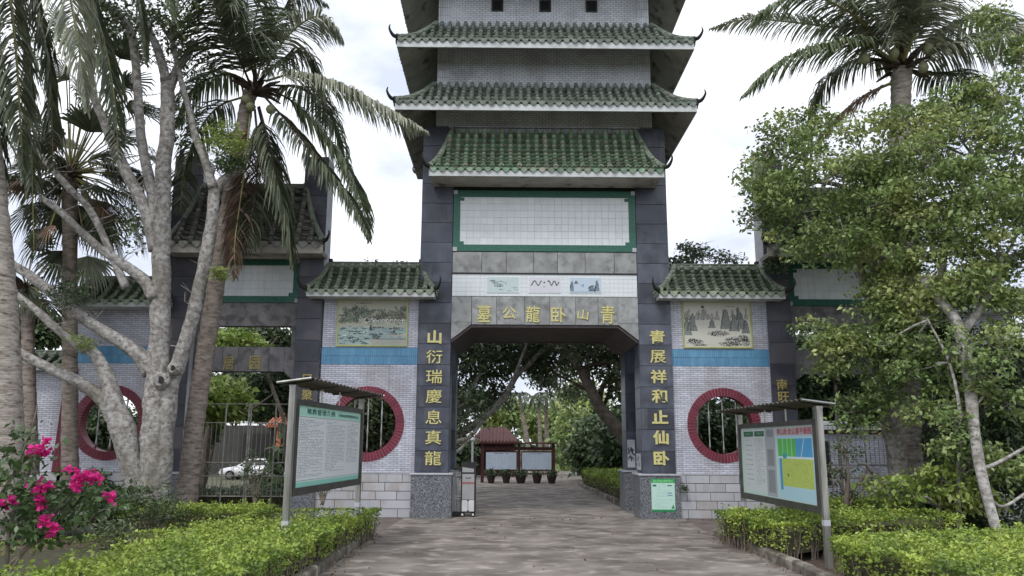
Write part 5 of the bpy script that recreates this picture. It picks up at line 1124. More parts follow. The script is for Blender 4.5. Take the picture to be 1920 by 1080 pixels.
# ------------------------------------------------------------------ hedges
def hedge_box(label, poly, h, mk='hedge', leaf=.05, dens=1500, z0=.0, name='clipped_hedge', side=.5):
    """clipped hedge over a convex ground polygon: leaves on an uneven top and upper sides, dark twiggy inside"""
    poly = [Vector((x, y, 0)) for x, y in poly]; c = sum(poly, Vector())/len(poly); root = thing(name, c, label, 'hedge')
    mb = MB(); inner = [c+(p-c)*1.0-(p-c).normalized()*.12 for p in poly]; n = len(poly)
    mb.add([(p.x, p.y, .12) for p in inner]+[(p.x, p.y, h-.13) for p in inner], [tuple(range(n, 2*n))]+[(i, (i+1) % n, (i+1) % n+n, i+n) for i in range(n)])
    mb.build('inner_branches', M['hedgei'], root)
    xs = [p.x for p in poly]; ys = [p.y for p in poly]; area = abs(sum(poly[i].x*poly[(i+1) % n].y-poly[(i+1) % n].x*poly[i].y for i in range(n)))/2
    N_ = int(area*dens*((max(xs)-min(xs))*(max(ys)-min(ys)))/area)
    p = np.stack([R_.uniform(min(xs), max(xs), N_), R_.uniform(min(ys), max(ys), N_)], 1); ok = np.ones(N_, bool); d = np.full(N_, 9.)
    sgn = 1 if sum(poly[i].x*poly[(i+1) % n].y-poly[(i+1) % n].x*poly[i].y for i in range(n)) > 0 else -1
    for i in range(n):
        a, b = poly[i], poly[(i+1) % n]; e = (b-a).normalized(); q = sgn*(e.x*(p[:, 1]-a.y)-e.y*(p[:, 0]-a.x))+.05*np.sin(p[:, 0]*9)*np.cos(p[:, 1]*7); ok &= q > 0; d = np.minimum(d, q)
    p, d = p[ok], d[ok]
    z = h+.035*np.sin(p[:, 0]*4.3+1)*np.cos(p[:, 1]*3.7)+.02*np.sin(p[:, 0]*13)*np.sin(p[:, 1]*11)-np.clip(.16-d, 0, 1)**2*3+R_.uniform(-.09, .03, len(p))
    top = np.column_stack([p, z]); out = [top]
    for i in range(n):
        a, b = poly[i], poly[(i+1) % n]; e = (b-a); L = e.length; k = int(L*dens*side*.8); t = R_.uniform(0, 1, k); zz = h-R_.random(k)**3.2*h*.7; nn = Vector((e.y, -e.x, 0)).normalized()*sgn
        off = .04*np.sin(t*L*9)+R_.normal(0, .03, k)-.12*np.clip((h*.55-zz)/h, 0, 1)
        out.append(np.stack([a.x+e.x*t+nn.x*off, a.y+e.y*t+nn.y*off, zz], 1))
    k = int(area*26); q = p[R_.integers(0, len(p), k)]; q = np.repeat(q, 7, 0)+R_.normal(0, .022, (k*7, 2)); out.append(np.column_stack([q, h+R_.uniform(0, .12, len(q))]))
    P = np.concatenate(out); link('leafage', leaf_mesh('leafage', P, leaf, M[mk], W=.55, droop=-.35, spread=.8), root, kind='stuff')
    tw = MB()
    for i in range(n):
        a, b = poly[i], poly[(i+1) % n]; L = (b-a).length
        for k in range(int(L*16)):
            q = a.lerp(b, random.random()); q = q+(c-q).normalized()*random.uniform(.0, .12); r_ = Vector((q.x+random.uniform(-.1, .1), q.y+random.uniform(-.1, .1), h*random.uniform(.5, .9))); tw.tube([(q.x, q.y, 0), ((q.x+r_.x)/2+.02, (q.y+r_.y)/2, h*.4), r_], [.009, .007, .004], 4)
    tw.build('bare_stems', M['twig'], root, kind='stuff'); return root
hedge_box('bright clipped hedge round the left notice board along the kerb', [(-3.34, -3.75), (-3.46, -7.6), (-3.56, -12.5), (-8.4, -12.5), (-6.8, -8.8), (-5.35, -7.2), (-5.3, -4.0)], .50, dens=1500)
hedge_box('clipped hedge strip behind the left board in front of the metal gate', [(-5.45, -3.0), (-8.6, -2.8), (-8.6, -3.6), (-5.45, -3.9)], .5, dens=1300)
hedge_box('bright clipped hedge beside the right kerb under the site map board', [(2.78, -4.7), (6.6, -4.3), (6.6, -5.6), (4.2, -6.2), (3.1, -7.1)], .56, dens=1500)
hedge_box('front clipped hedge at the lower right corner', [(2.98, -9.15), (3.9, -8.7), (6.8, -7.9), (10.5, -8.4), (10, -12.5), (3.35, -12.5)], .6, dens=1500)
hedge_box('low clipped hedge along the right gate behind the dark shrub', [(4.6, -3.2), (8.2, -2.9), (8.2, -2.1), (4.8, -2.1)], .62, dens=1300)
hedge_box('clipped hedge on the inner right kerb beyond the portal', [(2.45, 4.7), (2.32, 15), (4.6, 15), (5, 4.7)], .62, leaf=.08, dens=420)
hedge_box('rough low hedge inside the left metal gate', [(-9.2, 1.8), (-5.6, 1.8), (-5.6, 2.7), (-9.2, 2.7)], .5, mk='leafD', dens=900)
# ------------------------------------------------------------------ bougainvillea and dark shrubs at lower left
Y = -11.2
bg_ = thing('bougainvillea', at(30, 1090, Y), 'bougainvillea with magenta flower clusters arching in from the lower left', 'flowering shrub')
stems = [[(10, 1090, 9), (60, 1010, 6), (110, 950, 5), (170, 880, 3)], [(10, 1090, 9), (20, 980, 7), (50, 900, 5), (70, 830, 3)], [(0, 1075, 7), (50, 1030, 5), (90, 1000, 4), (100, 960, 3)], [(-20, 1000, 8), (0, 930, 6), (30, 880, 5), (60, 800, 3), (70, 760, 2)], [(60, 1010, 5), (130, 960, 4), (200, 925, 3)]]
for s_ in stems: limb(bg_, 'stem', s_, Y, M['twig'], 6, .05, 5)
bl = [pblob(*b) for b in ((36,900,Y,44,40,18),(20,960,Y,40,40,16),(90,930,Y,56,34,20),(150,930,Y,46,24,14),(60,1000,Y,46,22,12),(74,850,Y,24,24,5),(60,815,Y,14,24,4),(190,950,Y,30,20,6),(110,1000,Y,40,16,8),(16,850,Y,26,30,6))]
P = clump_points(bl, leaves=9, tr=.07, hollow=.1); link('foliage', leaf_mesh('foliage', P, .085, M['bougl'], W=.6), bg_, kind='stuff')
for x, y, r, n in ((72, 843, 22, 9), (150, 895, 16, 6), (172, 893, 18, 9), (70, 915, 20, 9), (75, 942, 13, 5), (25, 940, 9, 3), (2, 942, 9, 3), (205, 932, 13, 5), (84, 976, 11, 4), (102, 994, 12, 4), (136, 880, 7, 2), (82, 828, 8, 3), (148, 912, 10, 4)):
    P = clump_points([pblob(x, y, Y-.15, r*.85, r*.7, int(n*1.5))], leaves=8, tr=.02, hollow=.1); link('flower_cluster', leaf_mesh('flower_cluster', P, .045, M['boug'], W=.95, droop=0), bg_)
def narrow_shrub(label, x, y, Yv, rx, ry, n, mk, leafw=.25, leaf=.09, leaves=14, nm='narrow_leaved_shrub', stems_=5):
    root = thing(nm, at(x, y+ry*1.1, Yv), label, 'shrub')
    P = clump_points([pblob(x, y, Yv, rx, ry, n)], leaves=leaves, tr=.06, hollow=.1); link('foliage', leaf_mesh('foliage', P, leaf, M[mk], W=leafw, droop=-.4), root, kind='stuff')
    for k in range(stems_):
        xx = x+(k-(stems_-1)/2)*rx*1.4/stems_; limb(root, 'stem', [(x, y+ry*1.35, 4), ((x+xx)/2, y+ry*.4, 3), (xx, y-ry*.4, 2)], Yv, M['twig'], 5, .03, 4)
    return root
narrow_shrub('dark narrow leaved shrub in front of the forked tree roots', 285, 955, -6.2, 60, 44, 80, 'leafD')
narrow_shrub('dark wiry shrub rising from the hedge beside the bougainvillea', 215, 1005, -8.6, 46, 34, 40, 'leafL')
narrow_shrub('thin dark leafed shrub behind the left notice board', 605, 915, -1.2, 26, 24, 22, 'leafD', .5, .06, 9)
narrow_shrub('dark leafed shrub by the left metal gate', 478, 890, -1.0, 34, 44, 60, 'leafD', .45, .07, 10)
bl = [pblob(*b) for b in ((60,930,-3.6,70,40,90),(150,915,-3.4,60,36,80),(215,935,-3.2,40,40,56),(110,960,-4.0,80,34,90),(30,980,-4.2,40,30,40),(190,965,-3.8,50,30,50))]
leafy_tree('garden_shrub', at(120, 1000, -3.8), 'broad deep green shrub between the nearest palm and the forked tree', [[(120, 1010, 8, -3.8), (118, 960, 6, -3.8), (110, 920, 3, -3.8)]], bl, 'bougl', leaf=.10, tr=.10, leaves=14, ntw=20, Yv=-3.8, cat='shrub')
ivy = thing('creeper', at(1480, 440, -.35), 'dark creeper hanging beside the right slate pillar over the small roof', 'climbing plant')
P = clump_points([pblob(1462, 480, -.3, 24, 40, 34), pblob(1445, 500, -.3, 20, 18, 16)], leaves=14, tr=.08, hollow=.1); link('foliage', leaf_mesh('foliage', P, .07, M['leafD']), ivy, kind='stuff')
fern = thing('wall_fern', (3.2, -.1, .75), 'small dark fern sprouting from the right pier base joint', 'plant')
P = clump_points([((3.22, -.12, .72), (.1, .07, .09), 14)], leaves=12, tr=.03, hollow=.1); link('foliage', leaf_mesh('foliage', P, .07, M['leafD'], W=.25), fern, kind='stuff')
# ------------------------------------------------------------------ beyond the portal
def bgtree(label, loc, limbs, blobs, mk, leaf, tr, leaves=14, tw=1.0, Yv=8, mb_='barkd', ntw=0, name='banyan_tree'):
    return leafy_tree(name, loc, label, limbs, blobs, mk, leaf=leaf, tr=tr, leaves=leaves, mb_=mb_, Yv=Yv, ntw=ntw, tw=tw)
Y = 8.5
bl = [pblob(*b) for b in ((880,680,8,60,40,70),(940,665,9,60,34,70),(1000,670,9.5,50,34,60),(870,740,8,40,40,44),(920,720,9,40,34,50),(860,790,7.5,26,36,24),(900,640,8,70,40,60),(970,640,9,60,40,60),(820,660,8,60,60,60),(800,740,8,50,50,50),(1010,700,10,30,20,24),(900,770,10,30,18,20),(850,600,9,60,40,50),(940,590,9,60,40,50),(960,690,12,40,26,40),(925,755,13,34,22,30),(985,650,12,50,30,64),(900,650,12,50,40,60),(870,760,11,34,34,40))]
bl += [((x, y, z), (2.2, 2.2, 1.1), n) for x, y, z, n in ((-5, 7, 6.6, 60), (-2.5, 9, 7.2, 60), (-4.5, 12, 7.4, 60), (-1.5, 14, 7.6, 60), (-6.5, 15, 7.6, 50), (-1.0, 18, 7.8, 50), (-4, 19, 8, 50))]  # unseen crown masses overhead, added to shade the inner road
bgtree('spreading banyan left of the inner road, pale limbs crossing the portal view', at(800, 905, 7), [[(770, 905, 60, 7.5), (790, 870, 44, 7.6), (830, 835, 26, 7.8), (865, 812, 17, 8), (905, 785, 14, 8.2), (945, 745, 12, 8.5), (968, 705, 11, 8.6), (995, 680, 9, 8.7), (1025, 650, 8, 8.8), (1050, 620, 6, 8.8)], [(952, 735, 8), (965, 705, 7), (976, 675, 5), (990, 640, 4)], [(790, 870, 26, 7.6), (840, 800, 18), (862, 765, 14), (880, 735, 10), (900, 700, 7)], [(860, 790, 9), (885, 768, 7), (915, 748, 5)], [(850, 830, 12, 7.5), (880, 820, 8, 7.6), (905, 790, 6, 7.8)], [(868, 700, 8), (880, 680, 11), (897, 664, 9)], [(800, 850, 14, 7.2), (850, 850, 7, 7.3), (880, 825, 5, 7.4)]], bl, 'leafD', .15, .2, 16, Yv=8, ntw=90, mb_='bark', tw=1.5)
bl = [pblob(*b) for b in ((1100,670,8,60,40,70),(1150,690,8,50,50,60),(1050,660,9,50,34,50),(1180,740,8,50,50,60),(1130,640,8,60,40,50),(1220,680,8,60,60,60),(1080,720,11,40,30,24),(1250,760,8,50,50,50),(1180,600,8,60,50,50),(1060,610,9,60,40,50),(1040,690,12,40,30,44),(1010,660,12,50,30,50),(1075,650,12,50,34,50),(1020,715,14,30,18,40),(1060,735,15,26,20,30),(1000,625,11,60,24,60),(1090,625,11,60,24,60))]
bl += [((x, y, z), (2.2, 2.2, 1.1), n) for x, y, z, n in ((4.5, 7, 6.6, 60), (2.2, 9.5, 7.2, 60), (5.5, 11, 7.2, 60), (2.5, 13, 7.6, 60), (6, 15, 7.6, 50), (2.8, 17, 7.8, 50))]  # more crown masses out of view, added to darken the road below
bgtree('dark leaning banyan right of the inner road with arching limbs', at(1210, 905, 7), [[(1215, 905, 46, 7), (1195, 870, 34, 7), (1178, 830, 26, 7), (1150, 795, 24, 7.2), (1125, 765, 22, 7.4), (1108, 730, 20, 7.6), (1090, 695, 17, 7.8), (1072, 670, 14, 8), (1050, 640, 10, 8)], [(1088, 692, 9), (1120, 682, 9), (1165, 676, 7), (1200, 668, 6)], [(1122, 760, 12), (1130, 725, 10), (1150, 700, 9), (1180, 675, 7)], [(1130, 765, 7), (1142, 735, 6), (1140, 705, 4)], [(1108, 735, 8, 9), (1080, 720, 6, 9), (1040, 700, 4, 9)]], bl, 'leafL', .15, .2, 16, Yv=7.8, ntw=90, tw=1.5)
# mid distance trees, each with its own crown
MT_ = [('mid green bushy tree behind the dark red notice frame', 1020, 785, 36, 34, 26, 20, 'leafR', 120, 905), ('mid green tree beside the pavilion roof', 945, 765, 34, 34, 24, 26, 'leafR', 110, 900), ('mid green dense tree right of the far palms', 1085, 800, 26, 34, 44, 30, 'leafR', 120, 900),
       ('dark evergreen tree in front of the inner right hedge', 1120, 820, 20, 40, 50, 18, 'leafD', 130, 905), ('dark tree behind the inner right hedge by the rear pier', 1175, 810, 16, 40, 60, 30, 'leafD', 130, 905), ('dark tree left of the pavilion', 835, 830, 22, 40, 40, 20, 'leafD', 110, 905), ('tall far green tree closing the avenue', 1090, 745, 44, 44, 44, 24, 'leafR', 110, 890)]
for lb, x, y, Yv, rx, ry, dy, mk, n, gy in MT_:
    bl = [pblob(x, y, Yv, rx, ry*.8, n), pblob(x-rx*.5, y+ry*.4, Yv-1, rx*.7, ry*.6, n//2), pblob(x+rx*.5, y+ry*.5, Yv-.6, rx*.7, ry*.6, n//2), pblob(x, y+ry, Yv-.8, rx*.9, ry*.5, n//2)]
    g_ = at(x, y, Yv); k = pxm(g_)
    root = thing('broadleaf_tree', (g_.x, g_.y, 0), lb, 'tree'); mb = MB(); mb.tube([(g_.x, g_.y, -.3), (g_.x+.05, g_.y, g_.z*.5), (g_.x, g_.y, g_.z)], [.16, .12, .06], 7); mb.build('trunk', M['barkd'], root)
    P = clump_points(bl, leaves=14, tr=.3, hollow=.3); link('crown', leaf_mesh('crown', P, .22+Yv*.003, M[mk]), root)
# far palms
for i, (x0, x1, yt, Yv) in enumerate(((1001, 974, 745, 30), (1016, 1010, 752, 28), (1026, 1024, 745, 28.6))):
    root = thing('slender_palm', at(x0, 895, Yv), ['slanting pale palm trunk against the sky gap', 'left upright palm of the far pair beyond the red notice frame', 'right upright palm of the far pair beyond the red notice frame'][i], 'palm tree')
    palm_trunk(root, [(x0, 900, 9), ((x0+x1)/2, (yt+895)/2, 8), (x1, yt, 6)], Yv, M['palmbark2'], 8); c = at(x1, yt, Yv)
    for k in range(8):
        a = 2*PI*k/8+.3; d = Vector((math.cos(a), math.sin(a)*.8, 0)); frond(root, [c, c+d*.35+Vector((0, 0, .3)), c+d*.8+Vector((0, 0, .05)), c+d*1.1+Vector((0, 0, -.7))], 16, .26, M['leafD'], M['fibre'], droop=1.4, seedv=200+k+i*20, wid=.04, rw=.02)
# dark red double notice frame with pots
ns = thing('display_board', at(970, 905, 17.2), 'dark red timber double notice frame with two pale sheets across the inner road', 'notice board')
c = lambda x: at(x, 905, 17.2).x
zt = 1.7
for xx in (c(904), c(973), c(1038)): MB().box(xx-.07, xx+.07, 17.13, 17.27, 0, zt).build('post', M['darkred'], ns)
cp_ = MB().box(c(898), c(1045), 17.0, 17.5, zt, zt+.06).build('canopy', M['darkred'], ns)
MB().box(c(904)+.072, c(973)-.072, 17.17, 17.23, 1.42, 1.56).build('top_rail', M['darkred'], ns); MB().box(c(973)+.072, c(1038)-.072, 17.17, 17.23, 1.42, 1.56).build('top_rail', M['darkred'], ns)
for a, b in ((911, 968), (979, 1034)):
    fr = MB().box(c(a)-.04, c(b)+.04, 17.16, 17.24, .52, 1.38).build('panel_frame', M['darkred'], ns)
    I = np.ones((44, 80, 3))*np.array((188, 202, 220)); I += rng.normal(0, 3, I.shape)
    for q in range(3): lines(I, 4+q*26, 26+q*26, 8, 40, 3, (140, 154, 178), .3, .6)
    lines(I, 20, 60, 2, 6, 3, (60, 70, 96), 0, .8, 2); print_sheet('notice_sheet', I, fr, (c(a), 17.155, .58), (c(b)-c(a), 0, 0), (0, 0, .74))
MB().box(c(904)+.072, c(1038)-.072, 17.1, 17.3, .36, .42).build('shelf', M['darkred'], ns)
for i, (x, r) in enumerate(((921, .2), (949, .2), (976, .26), (1006, .22), (1033, .22))):
    X = c(x); root = thing('plant_pot', (X, 16.6, 0), ['dark clay pot at the left end of the row under the notice frame', 'dark clay pot second from left under the notice frame', 'largest dark pot by the middle post of the notice frame', 'dark pot under the right notice sheet', 'dark pot at the right end of the row under the notice frame'][i], 'plant pot', 'pots in a row under the red notice frame')
    MB().tube([(X, 16.6, 0), (X, 16.6, .12), (X, 16.6, .3), (X, 16.6, .36)], [r*.6, r*.75, r*.95, r], 12).build('pot', M['pot'], root, smooth=False)
    P = clump_points([((X, 16.6, .46), (r*1.1, r, .14), 14)], leaves=10, tr=.06, hollow=.1); link('foliage', leaf_mesh('foliage', P, .12, M['leafD']), root)
# pavilion
pv = thing('pavilion', at(930, 890, 24), 'small pavilion with brown red hipped roof behind the left notice sheet', 'pavilion')
x0, x1 = at(882, 828, 24).x, at(972, 828, 24).x; xm = (x0+x1)/2
rf = MB(); rf.add([(x0, 23, 1.82), (x1, 23, 1.82), (x1, 26, 1.82), (x0, 26, 1.82), (xm-.65, 24.5, 2.55), (xm+.65, 24.5, 2.55), (x0, 23, 1.72), (x1, 23, 1.72), (x1, 26, 1.72), (x0, 26, 1.72)], [(0,1,5,4), (1,2,5), (2,3,4,5), (3,0,4), (9,8,7,6), (0,6,7,1), (1,7,8,2), (2,8,9,3), (3,9,6,0)])
rf_ = rf.build('roof', M['roofred'], pv)
for k in range(14):
    xa = x0+(x1-x0)*(k+.5)/14; f = min(1, (xa-x0)/(xm-.65-x0), (x1-xa)/(x1-xm-.65)); MB().tube([(xa, 23, 1.85), (xa, 23+1.5*f, 1.85+.73*f)], [.035, .035], 5).build('roof_rib', M['roofred'], rf_)
for xx in (x0+.3, xm, x1-.3):
    for yy in (23.4, 25.6): MB().tube([(xx, yy, 0), (xx, yy, 1.74)], [.09, .09], 8).build('column', M['darkred'], pv)
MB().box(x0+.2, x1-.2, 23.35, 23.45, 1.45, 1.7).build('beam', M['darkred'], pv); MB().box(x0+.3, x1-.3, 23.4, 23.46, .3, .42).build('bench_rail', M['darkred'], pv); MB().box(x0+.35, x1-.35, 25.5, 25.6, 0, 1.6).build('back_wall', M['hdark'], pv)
lp = thing('lamp_post', at(886, 890, 15), 'slim white lamp post left of the pavilion', 'lamp post'); X = at(886, 850, 15).x
MB().tube([(X, 15, 0), (X, 15, 1.8)], [.05, .045], 8).build('pole', M['cap'], lp); MB().tube([(X, 15, 1.78), (X, 15, 1.86), (X, 15, 1.94), (X, 15, 1.98)], [.05, .11, .1, .03], 10).build('lamp_head', M['wpan'], lp)
# ------------------------------------------------------------------ behind the left gate: car, house, trees
cx, cy = at(479, 870, 37).x, 37.0; cz0 = gz(cx, cy)-.03
car = thing('parked_car', (cx, cy, cz0), 'white sedan parked behind the left metal gate', 'car')
def lp_(mb, sec):                       # loft of cross sections along x: each (x, [(y, z), ...])
    n = len(sec[0][1]); v = [(cx+x, cy+y, cz0+z) for x, s_ in sec for y, z in s_]
    mb.add(v, [(i*n+k, i*n+(k+1) % n, (i+1)*n+(k+1) % n, (i+1)*n+k) for i in range(len(sec)-1) for k in range(n)]+[tuple(range(n-1, -1, -1)), tuple((len(sec)-1)*n+k for k in range(n))]); return mb
def sec(w, zb, zt): return [(-w, zb+.08), (-w*1.02, (zb+zt)/2), (-w*.94, zt-.04), (-w*.8, zt), (w*.8, zt), (w*.94, zt-.04), (w*1.02, (zb+zt)/2), (w, zb+.08), (w*.9, zb), (-w*.9, zb)]
prof = [(-2.25, .72, .42, .62), (-2.15, .8, .3, .72), (-1.6, .86, .25, .84), (-1.0, .88, .24, .92), (0, .89, .24, .95), (1.0, .89, .24, .97), (1.6, .87, .25, .99), (2.1, .82, .3, .96), (2.22, .76, .42, .86)]
b_ = lp_(MB(), [(x, sec(w, zb, zt)) for x, w, zb, zt in prof]).build('body', M['carp'], car, smooth=True)
cab = lp_(MB(), [(x, [(-w0, .9), (-w1, zt), (w1, zt), (w0, .9)]) for x, w0, w1, zt in ((-1.05, .78, .76, .93), (-.35, .8, .6, 1.36), (.1, .8, .6, 1.42), (.75, .8, .6, 1.40), (1.5, .76, .7, 1.0))]).build('cabin', M['carp'], car, smooth=False)
for pts in ([(-.86, .96), (-.33, 1.30), (.12, 1.35), (.12, .96)], [(.18, .96), (.18, 1.35), (.72, 1.33), (1.18, 1.0)]):
    mb = MB(); v = []
    for x, z in pts: f = (z-.9)/.5; v.append((cx+x, cy-(.8-.2*f)-.012, cz0+z))
    mb.add(v+[(a, b+.03, c_) for a, b, c_ in v], [(0,1,2,3), (7,6,5,4), (0,4,5,1), (1,5,6,2), (2,6,7,3), (3,7,4,0)]); mb.build('side_window', M['glass'], car)
mb = MB(); mb.add([(cx+.80, cy-.56, cz0+1.385), (cx+.80, cy+.56, cz0+1.385), (cx+1.46, cy+.66, cz0+1.035), (cx+1.46, cy-.66, cz0+1.035)], [(0,3,2,1)]); mb.build('rear_window', M['glass'], car)
mb = MB(); mb.add([(cx-.99, cy-.68, cz0+.985), (cx-.99, cy+.68, cz0+.985), (cx-.39, cy+.56, cz0+1.345), (cx-.39, cy-.56, cz0+1.345)], [(0,1,2,3)]); mb.build('windscreen', M['glass'], car)
for xx in (-1.42, 1.40):
    for sy in (-1, 1):
        w = MB().tube([(cx+xx, cy+sy*.74, cz0+.32), (cx+xx, cy+sy*.92, cz0+.32)], [.32, .32], 18).build('wheel', M['rubber'], car); MB().tube([(cx+xx, cy+sy*.90, cz0+.32), (cx+xx, cy+sy*.93, cz0+.32)], [.19, .19], 12).build('rim', M['steel'], w)
for sy in (-1, 1): MB().box(cx+2.08, cx+2.2, cy+sy*.7-.14, cy+sy*.7+.14, cz0+.72, cz0+.86).build('tail_light', M['lampred'], car); MB().box(cx-2.2, cx-2.05, cy+sy*.64-.14, cy+sy*.64+.14, cz0+.55, cz0+.66).build('headlight', M['glass'], car)
MB().box(cx-.55, cx-.42, cy-1.0, cy-.86, cz0+.92, cz0+1.03).build('mirror', M['carp'], car)
hs = thing('roadside_house', at(500, 880, 43), 'low house with orange tiled eave behind the white car', 'house')
X0, X1 = at(395, 800, 43).x, at(585, 800, 43).x
MB().box(X0, X1, 43, 49, -.8, 3.0).build('wall', M['hwall'], hs)
MB().box(at(455, 800, 43).x, X1-.3, 42.94, 42.99, -.7, 2.4).build('interior_shade_sheet', M['hdark'], hs); MB().box(at(524, 800, 43).x, at(532, 800, 43).x, 42.3, 42.5, -.7, 3.0).build('red_column', M['orange'], hs)  # flat dark sheet on the wall, painted in place of the dim interior
eo = MB().prism([(41.9, 2.95), (45.5, 4.1), (49.8, 2.9), (49.8, 2.8), (41.9, 2.85)], 0, X1+.3-at(505, 800, 43).x); ox = at(505, 800, 43).x; eo.v = [(ox+y, x, z) for x, y, z in eo.v]
ro = eo.build('roof', M['orange'], hs)
n = int((X1+.3-ox)/.24)
for k in range(n): MB().tube([(ox+.12+.24*k, 41.85, 3.0), (ox+.12+.24*k, 45.5, 4.16)], [.07, .07], 6).build('roof_tile_row', M['orange'], ro)
BG = [('dark tree behind the roadside house', 500, 765, 53, 60, 30, 'leafD', 200), ('dark tree closing the view under the left lintel', 455, 730, 17, 90, 46, 'leafD', 240), ('dark tree closing the view under the right lintel', 1530, 690, 11, 70, 70, 'leafD', 220), ('tall dark green tree above the left lintel', 480, 640, 12, 80, 34, 'leafD', 150), ('yellow green compound leaved tree behind the left metal gate', 410, 745, 5, 44, 40, 'leafY', 60), ('dense dark tree filling the left gate view beside the car', 530, 725, 14, 54, 40, 'leafD', 120),
      ('light green tree seen through the slot over the left lintel', 440, 640, 9, 44, 22, 'leafY', 50), ('dark tree behind the left round window', 690, 775, 7, 56, 70, 'leafL', 110), ('dark tree filling the left gate view from behind', 362, 780, 14, 40, 60, 'leafD', 100),
      ('deep green tree behind the outermost left wall', 200, 800, 6, 60, 50, 'leafD', 100), ('far left background tree over the low wall', 60, 610, 9, 80, 40, 'leafD', 90),
      ('dark tree behind the right round window', 1350, 800, 7, 60, 60, 'leafD', 150), ('background tree behind the right gate lintel', 1560, 650, 10, 90, 44, 'leafD', 120), ('dark tree behind the low white brick building', 1600, 740, 12, 110, 50, 'leafD', 150), ('right background tree behind the outermost right wall', 1850, 700, 8, 100, 90, 'leafD', 140)]
for lb, x, y, Yv, rx, ry, mk, n in BG:
    bl = [pblob(x, y, Yv, rx*.7, ry*.8, n), pblob(x-rx*.55, y+ry*.2, Yv-.8, rx*.5, ry*.6, n//2), pblob(x+rx*.55, y+ry*.25, Yv+.5, rx*.5, ry*.6, n//2), pblob(x+rx*.1, y+ry*.6, Yv, rx*.6, ry*.5, n//3)]
    g_ = at(x, y, Yv); z0 = gz(g_.x, g_.y); root = thing('broadleaf_tree', (g_.x, g_.y, z0), lb, 'tree')
    bx_ = at((392 if x < 460 else 560) if 385 < x < 560 else x, y, Yv).x
    mb = MB(); mb.tube([(bx_, g_.y, z0-.2), (bx_*.75+g_.x*.25, g_.y, z0*.5+g_.z*.5), (g_.x, g_.y, g_.z)], [.09, .08, .05], 8); mb.build('trunk', M['barkd'], root)
    for q in range(3): mb = MB(); a = random.uniform(0, 6.28); mb.tube([(g_.x, g_.y, g_.z*.97), (g_.x+math.cos(a)*.9, g_.y+math.sin(a)*.5, g_.z*.85), (g_.x+math.cos(a)*1.7, g_.y+math.sin(a)*.9, g_.z*1.05)], [.07, .05, .02], 6); mb.build('limb', M['barkd'], root)
    P = clump_points(bl, leaves=18, tr=.22, hollow=.2, twigs_per=2.0); link('crown', leaf_mesh('crown', P, .19, M[mk]), root)
# trees over the small right roof
bl = [pblob(*b) for b in ((1292,466,4.5,26,24,34),(1330,478,4.6,34,20,34),(1275,500,4.5,30,24,30),(1375,492,4.8,20,8,8),(1320,510,4.6,50,20,30))]
leafy_tree('broadleaf_tree', at(1300, 900, 4.5), 'dark crown rising above the small right hand roof against the sky', [[(1300, 900, 16, 4.5), (1302, 700, 13, 4.5), (1300, 560, 9, 4.5), (1298, 480, 5, 4.5)]], bl, 'leafD', leaf=.10, tr=.13, ntw=30, Yv=4.5)
bw = thing('terracotta_parapet', (3.0, 3.6, 0), 'small terracotta parapet seen between the right pier and the small roof', 'parapet')
MB().box(2.9, 3.9, 3.6, 3.8, 0, 6.32).build('wall', M['hwall'], bw); MB().box(2.85, 3.95, 3.55, 3.85, 6.33, 6.45).build('coping', M['farred'], bw)
# low building behind the right gate
lbz = at(1600, 806, 6).z; lb = thing('low_outbuilding', at(1650, 940, 6), 'low white brick outbuilding with pale coping behind the right metal gate', 'building')
X0, X1 = at(1540, 850, 6).x, at(1900, 850, 6).x
w = MB().box(X0, X1, 6, 9, 0, lbz).build('wall', M['mortar'], lb); mb = MB(); brick_face(mb, X0, X1, .1, lbz-.14, 6, bl=.2, bh=.065); mb.build('brickwork', M['tile'], w, kind='stuff')
MB().box(X0, X1, 5.975, 5.999, lbz-.13, lbz-.02).build('red_string_course', M['maroon'], lb)
for k in range(4): MB().box(X0-.1, X1, 5.75+k*.09, 6.2+k*.09, lbz+k*.07, lbz+k*.07+.062).build('coping_course', M['white'], lb)
MB().box(at(1545, 850, 6).x, at(1556, 850, 6).x, 5.96, 5.998, .5, lbz-.35).build('window', M['black'], lb)
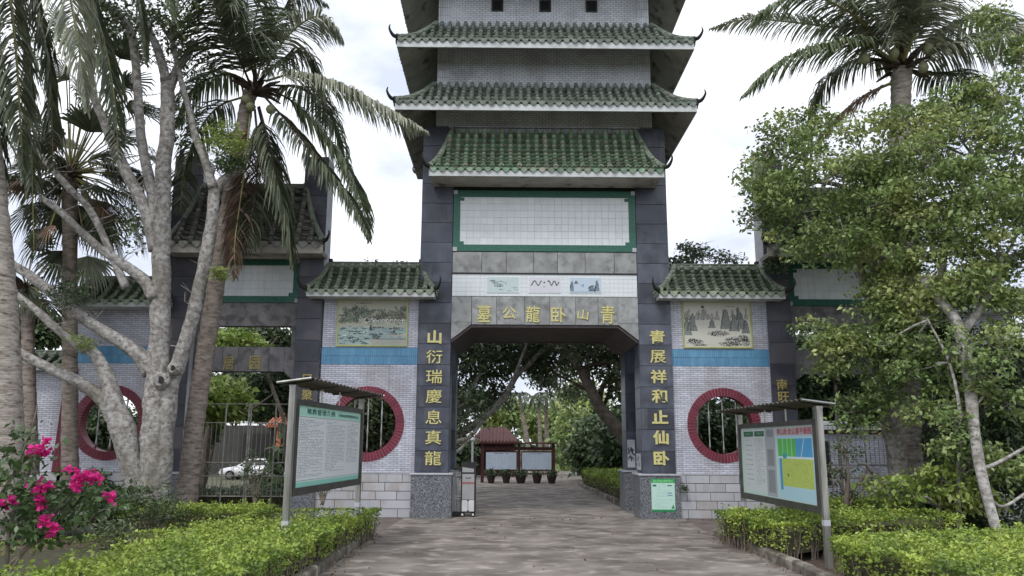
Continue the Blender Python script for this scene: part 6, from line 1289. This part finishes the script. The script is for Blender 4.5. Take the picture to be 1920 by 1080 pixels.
# far tree line closing the horizon
def far_wood(name, pts, mk, lb=None):
    P = []
    for x, y, r, h, n in pts:
        d = R_.normal(0, 1, (n, 3)); d /= np.linalg.norm(d, axis=1)[:, None]; d[:, 2] = np.abs(d[:, 2]); P.append(np.array([x, y, gz(x, y)])+d*np.array([r, r, h])*R_.uniform(.75, 1.05, (n, 1)))
    link(name, leaf_mesh(name, np.concatenate(P), .55, M[mk], W=.8), None, kind='stuff')
far_wood('far_wood', [(x+random.uniform(-2, 2), 46+random.uniform(-4, 8)+abs(x)*.05+(14 if -32 < x < -14 else 0), 5, random.uniform(3.5, 5.6), 900) for x in range(-60, 66, 6)], 'leafD')
far_wood('far_undergrowth', [(x+random.uniform(-1, 1), 36+random.uniform(-2, 2), 3, random.uniform(1.5, 2.6), 500) for x in list(range(-60, -32, 4))+list(range(5, 44, 4))], 'leafR')
far_wood('wood_behind_left', [(x, y, 2.6, h, 1100) for x, y, h in ((-9, 17, 3.6), (-19, 15, 4.0), (-22, 17, 4.6), (-26, 18, 5), (-6.2, 22, 3.4), (-30, 17, 5))], 'leafD')
far_wood('wood_behind_right', [(x, y, 2.6, h, 1100) for x, y, h in ((7.5, 13, 3.4), (11, 14, 4.4), (15, 15, 4.6), (19, 14, 4.8), (23, 15, 5), (27, 16, 5), (5.6, 19, 3.0))], 'leafD')
fl = MB()                                                     # fallen leaves and twigs on the concrete
leafP = np.column_stack([R_.uniform(-3.3, 3, 90), R_.uniform(-9, 3, 90), np.full(90, .012)]); link('fallen_leaves', leaf_mesh('fallen_leaves', np.concatenate([leafP, np.column_stack([R_.choice([-3.3, 2.95], 260)+R_.normal(0, .10, 260), R_.uniform(-9, -3, 260), np.full(260, .014)]), np.column_stack([R_.uniform(-5, 5, 120), R_.normal(-.25, .12, 120), np.full(120, .014)])]), .05, M['dead'], droop=-.2), None, kind='stuff')
bn = thing('fallen_branch', (3.9, -1.6, .02), 'thin pale dry branch lying on the dark side path by the right wall', 'branch'); mb = MB(); mb.tube([(3.7, -1.7, .02), (4.0, -1.55, .05), (4.3, -1.6, .02)], [.012, .012, .006], 5); mb.tube([(4.0, -1.55, .05), (4.2, -1.75, .02)], [.008, .004], 5); mb.build('stick', M['bark'], bn)
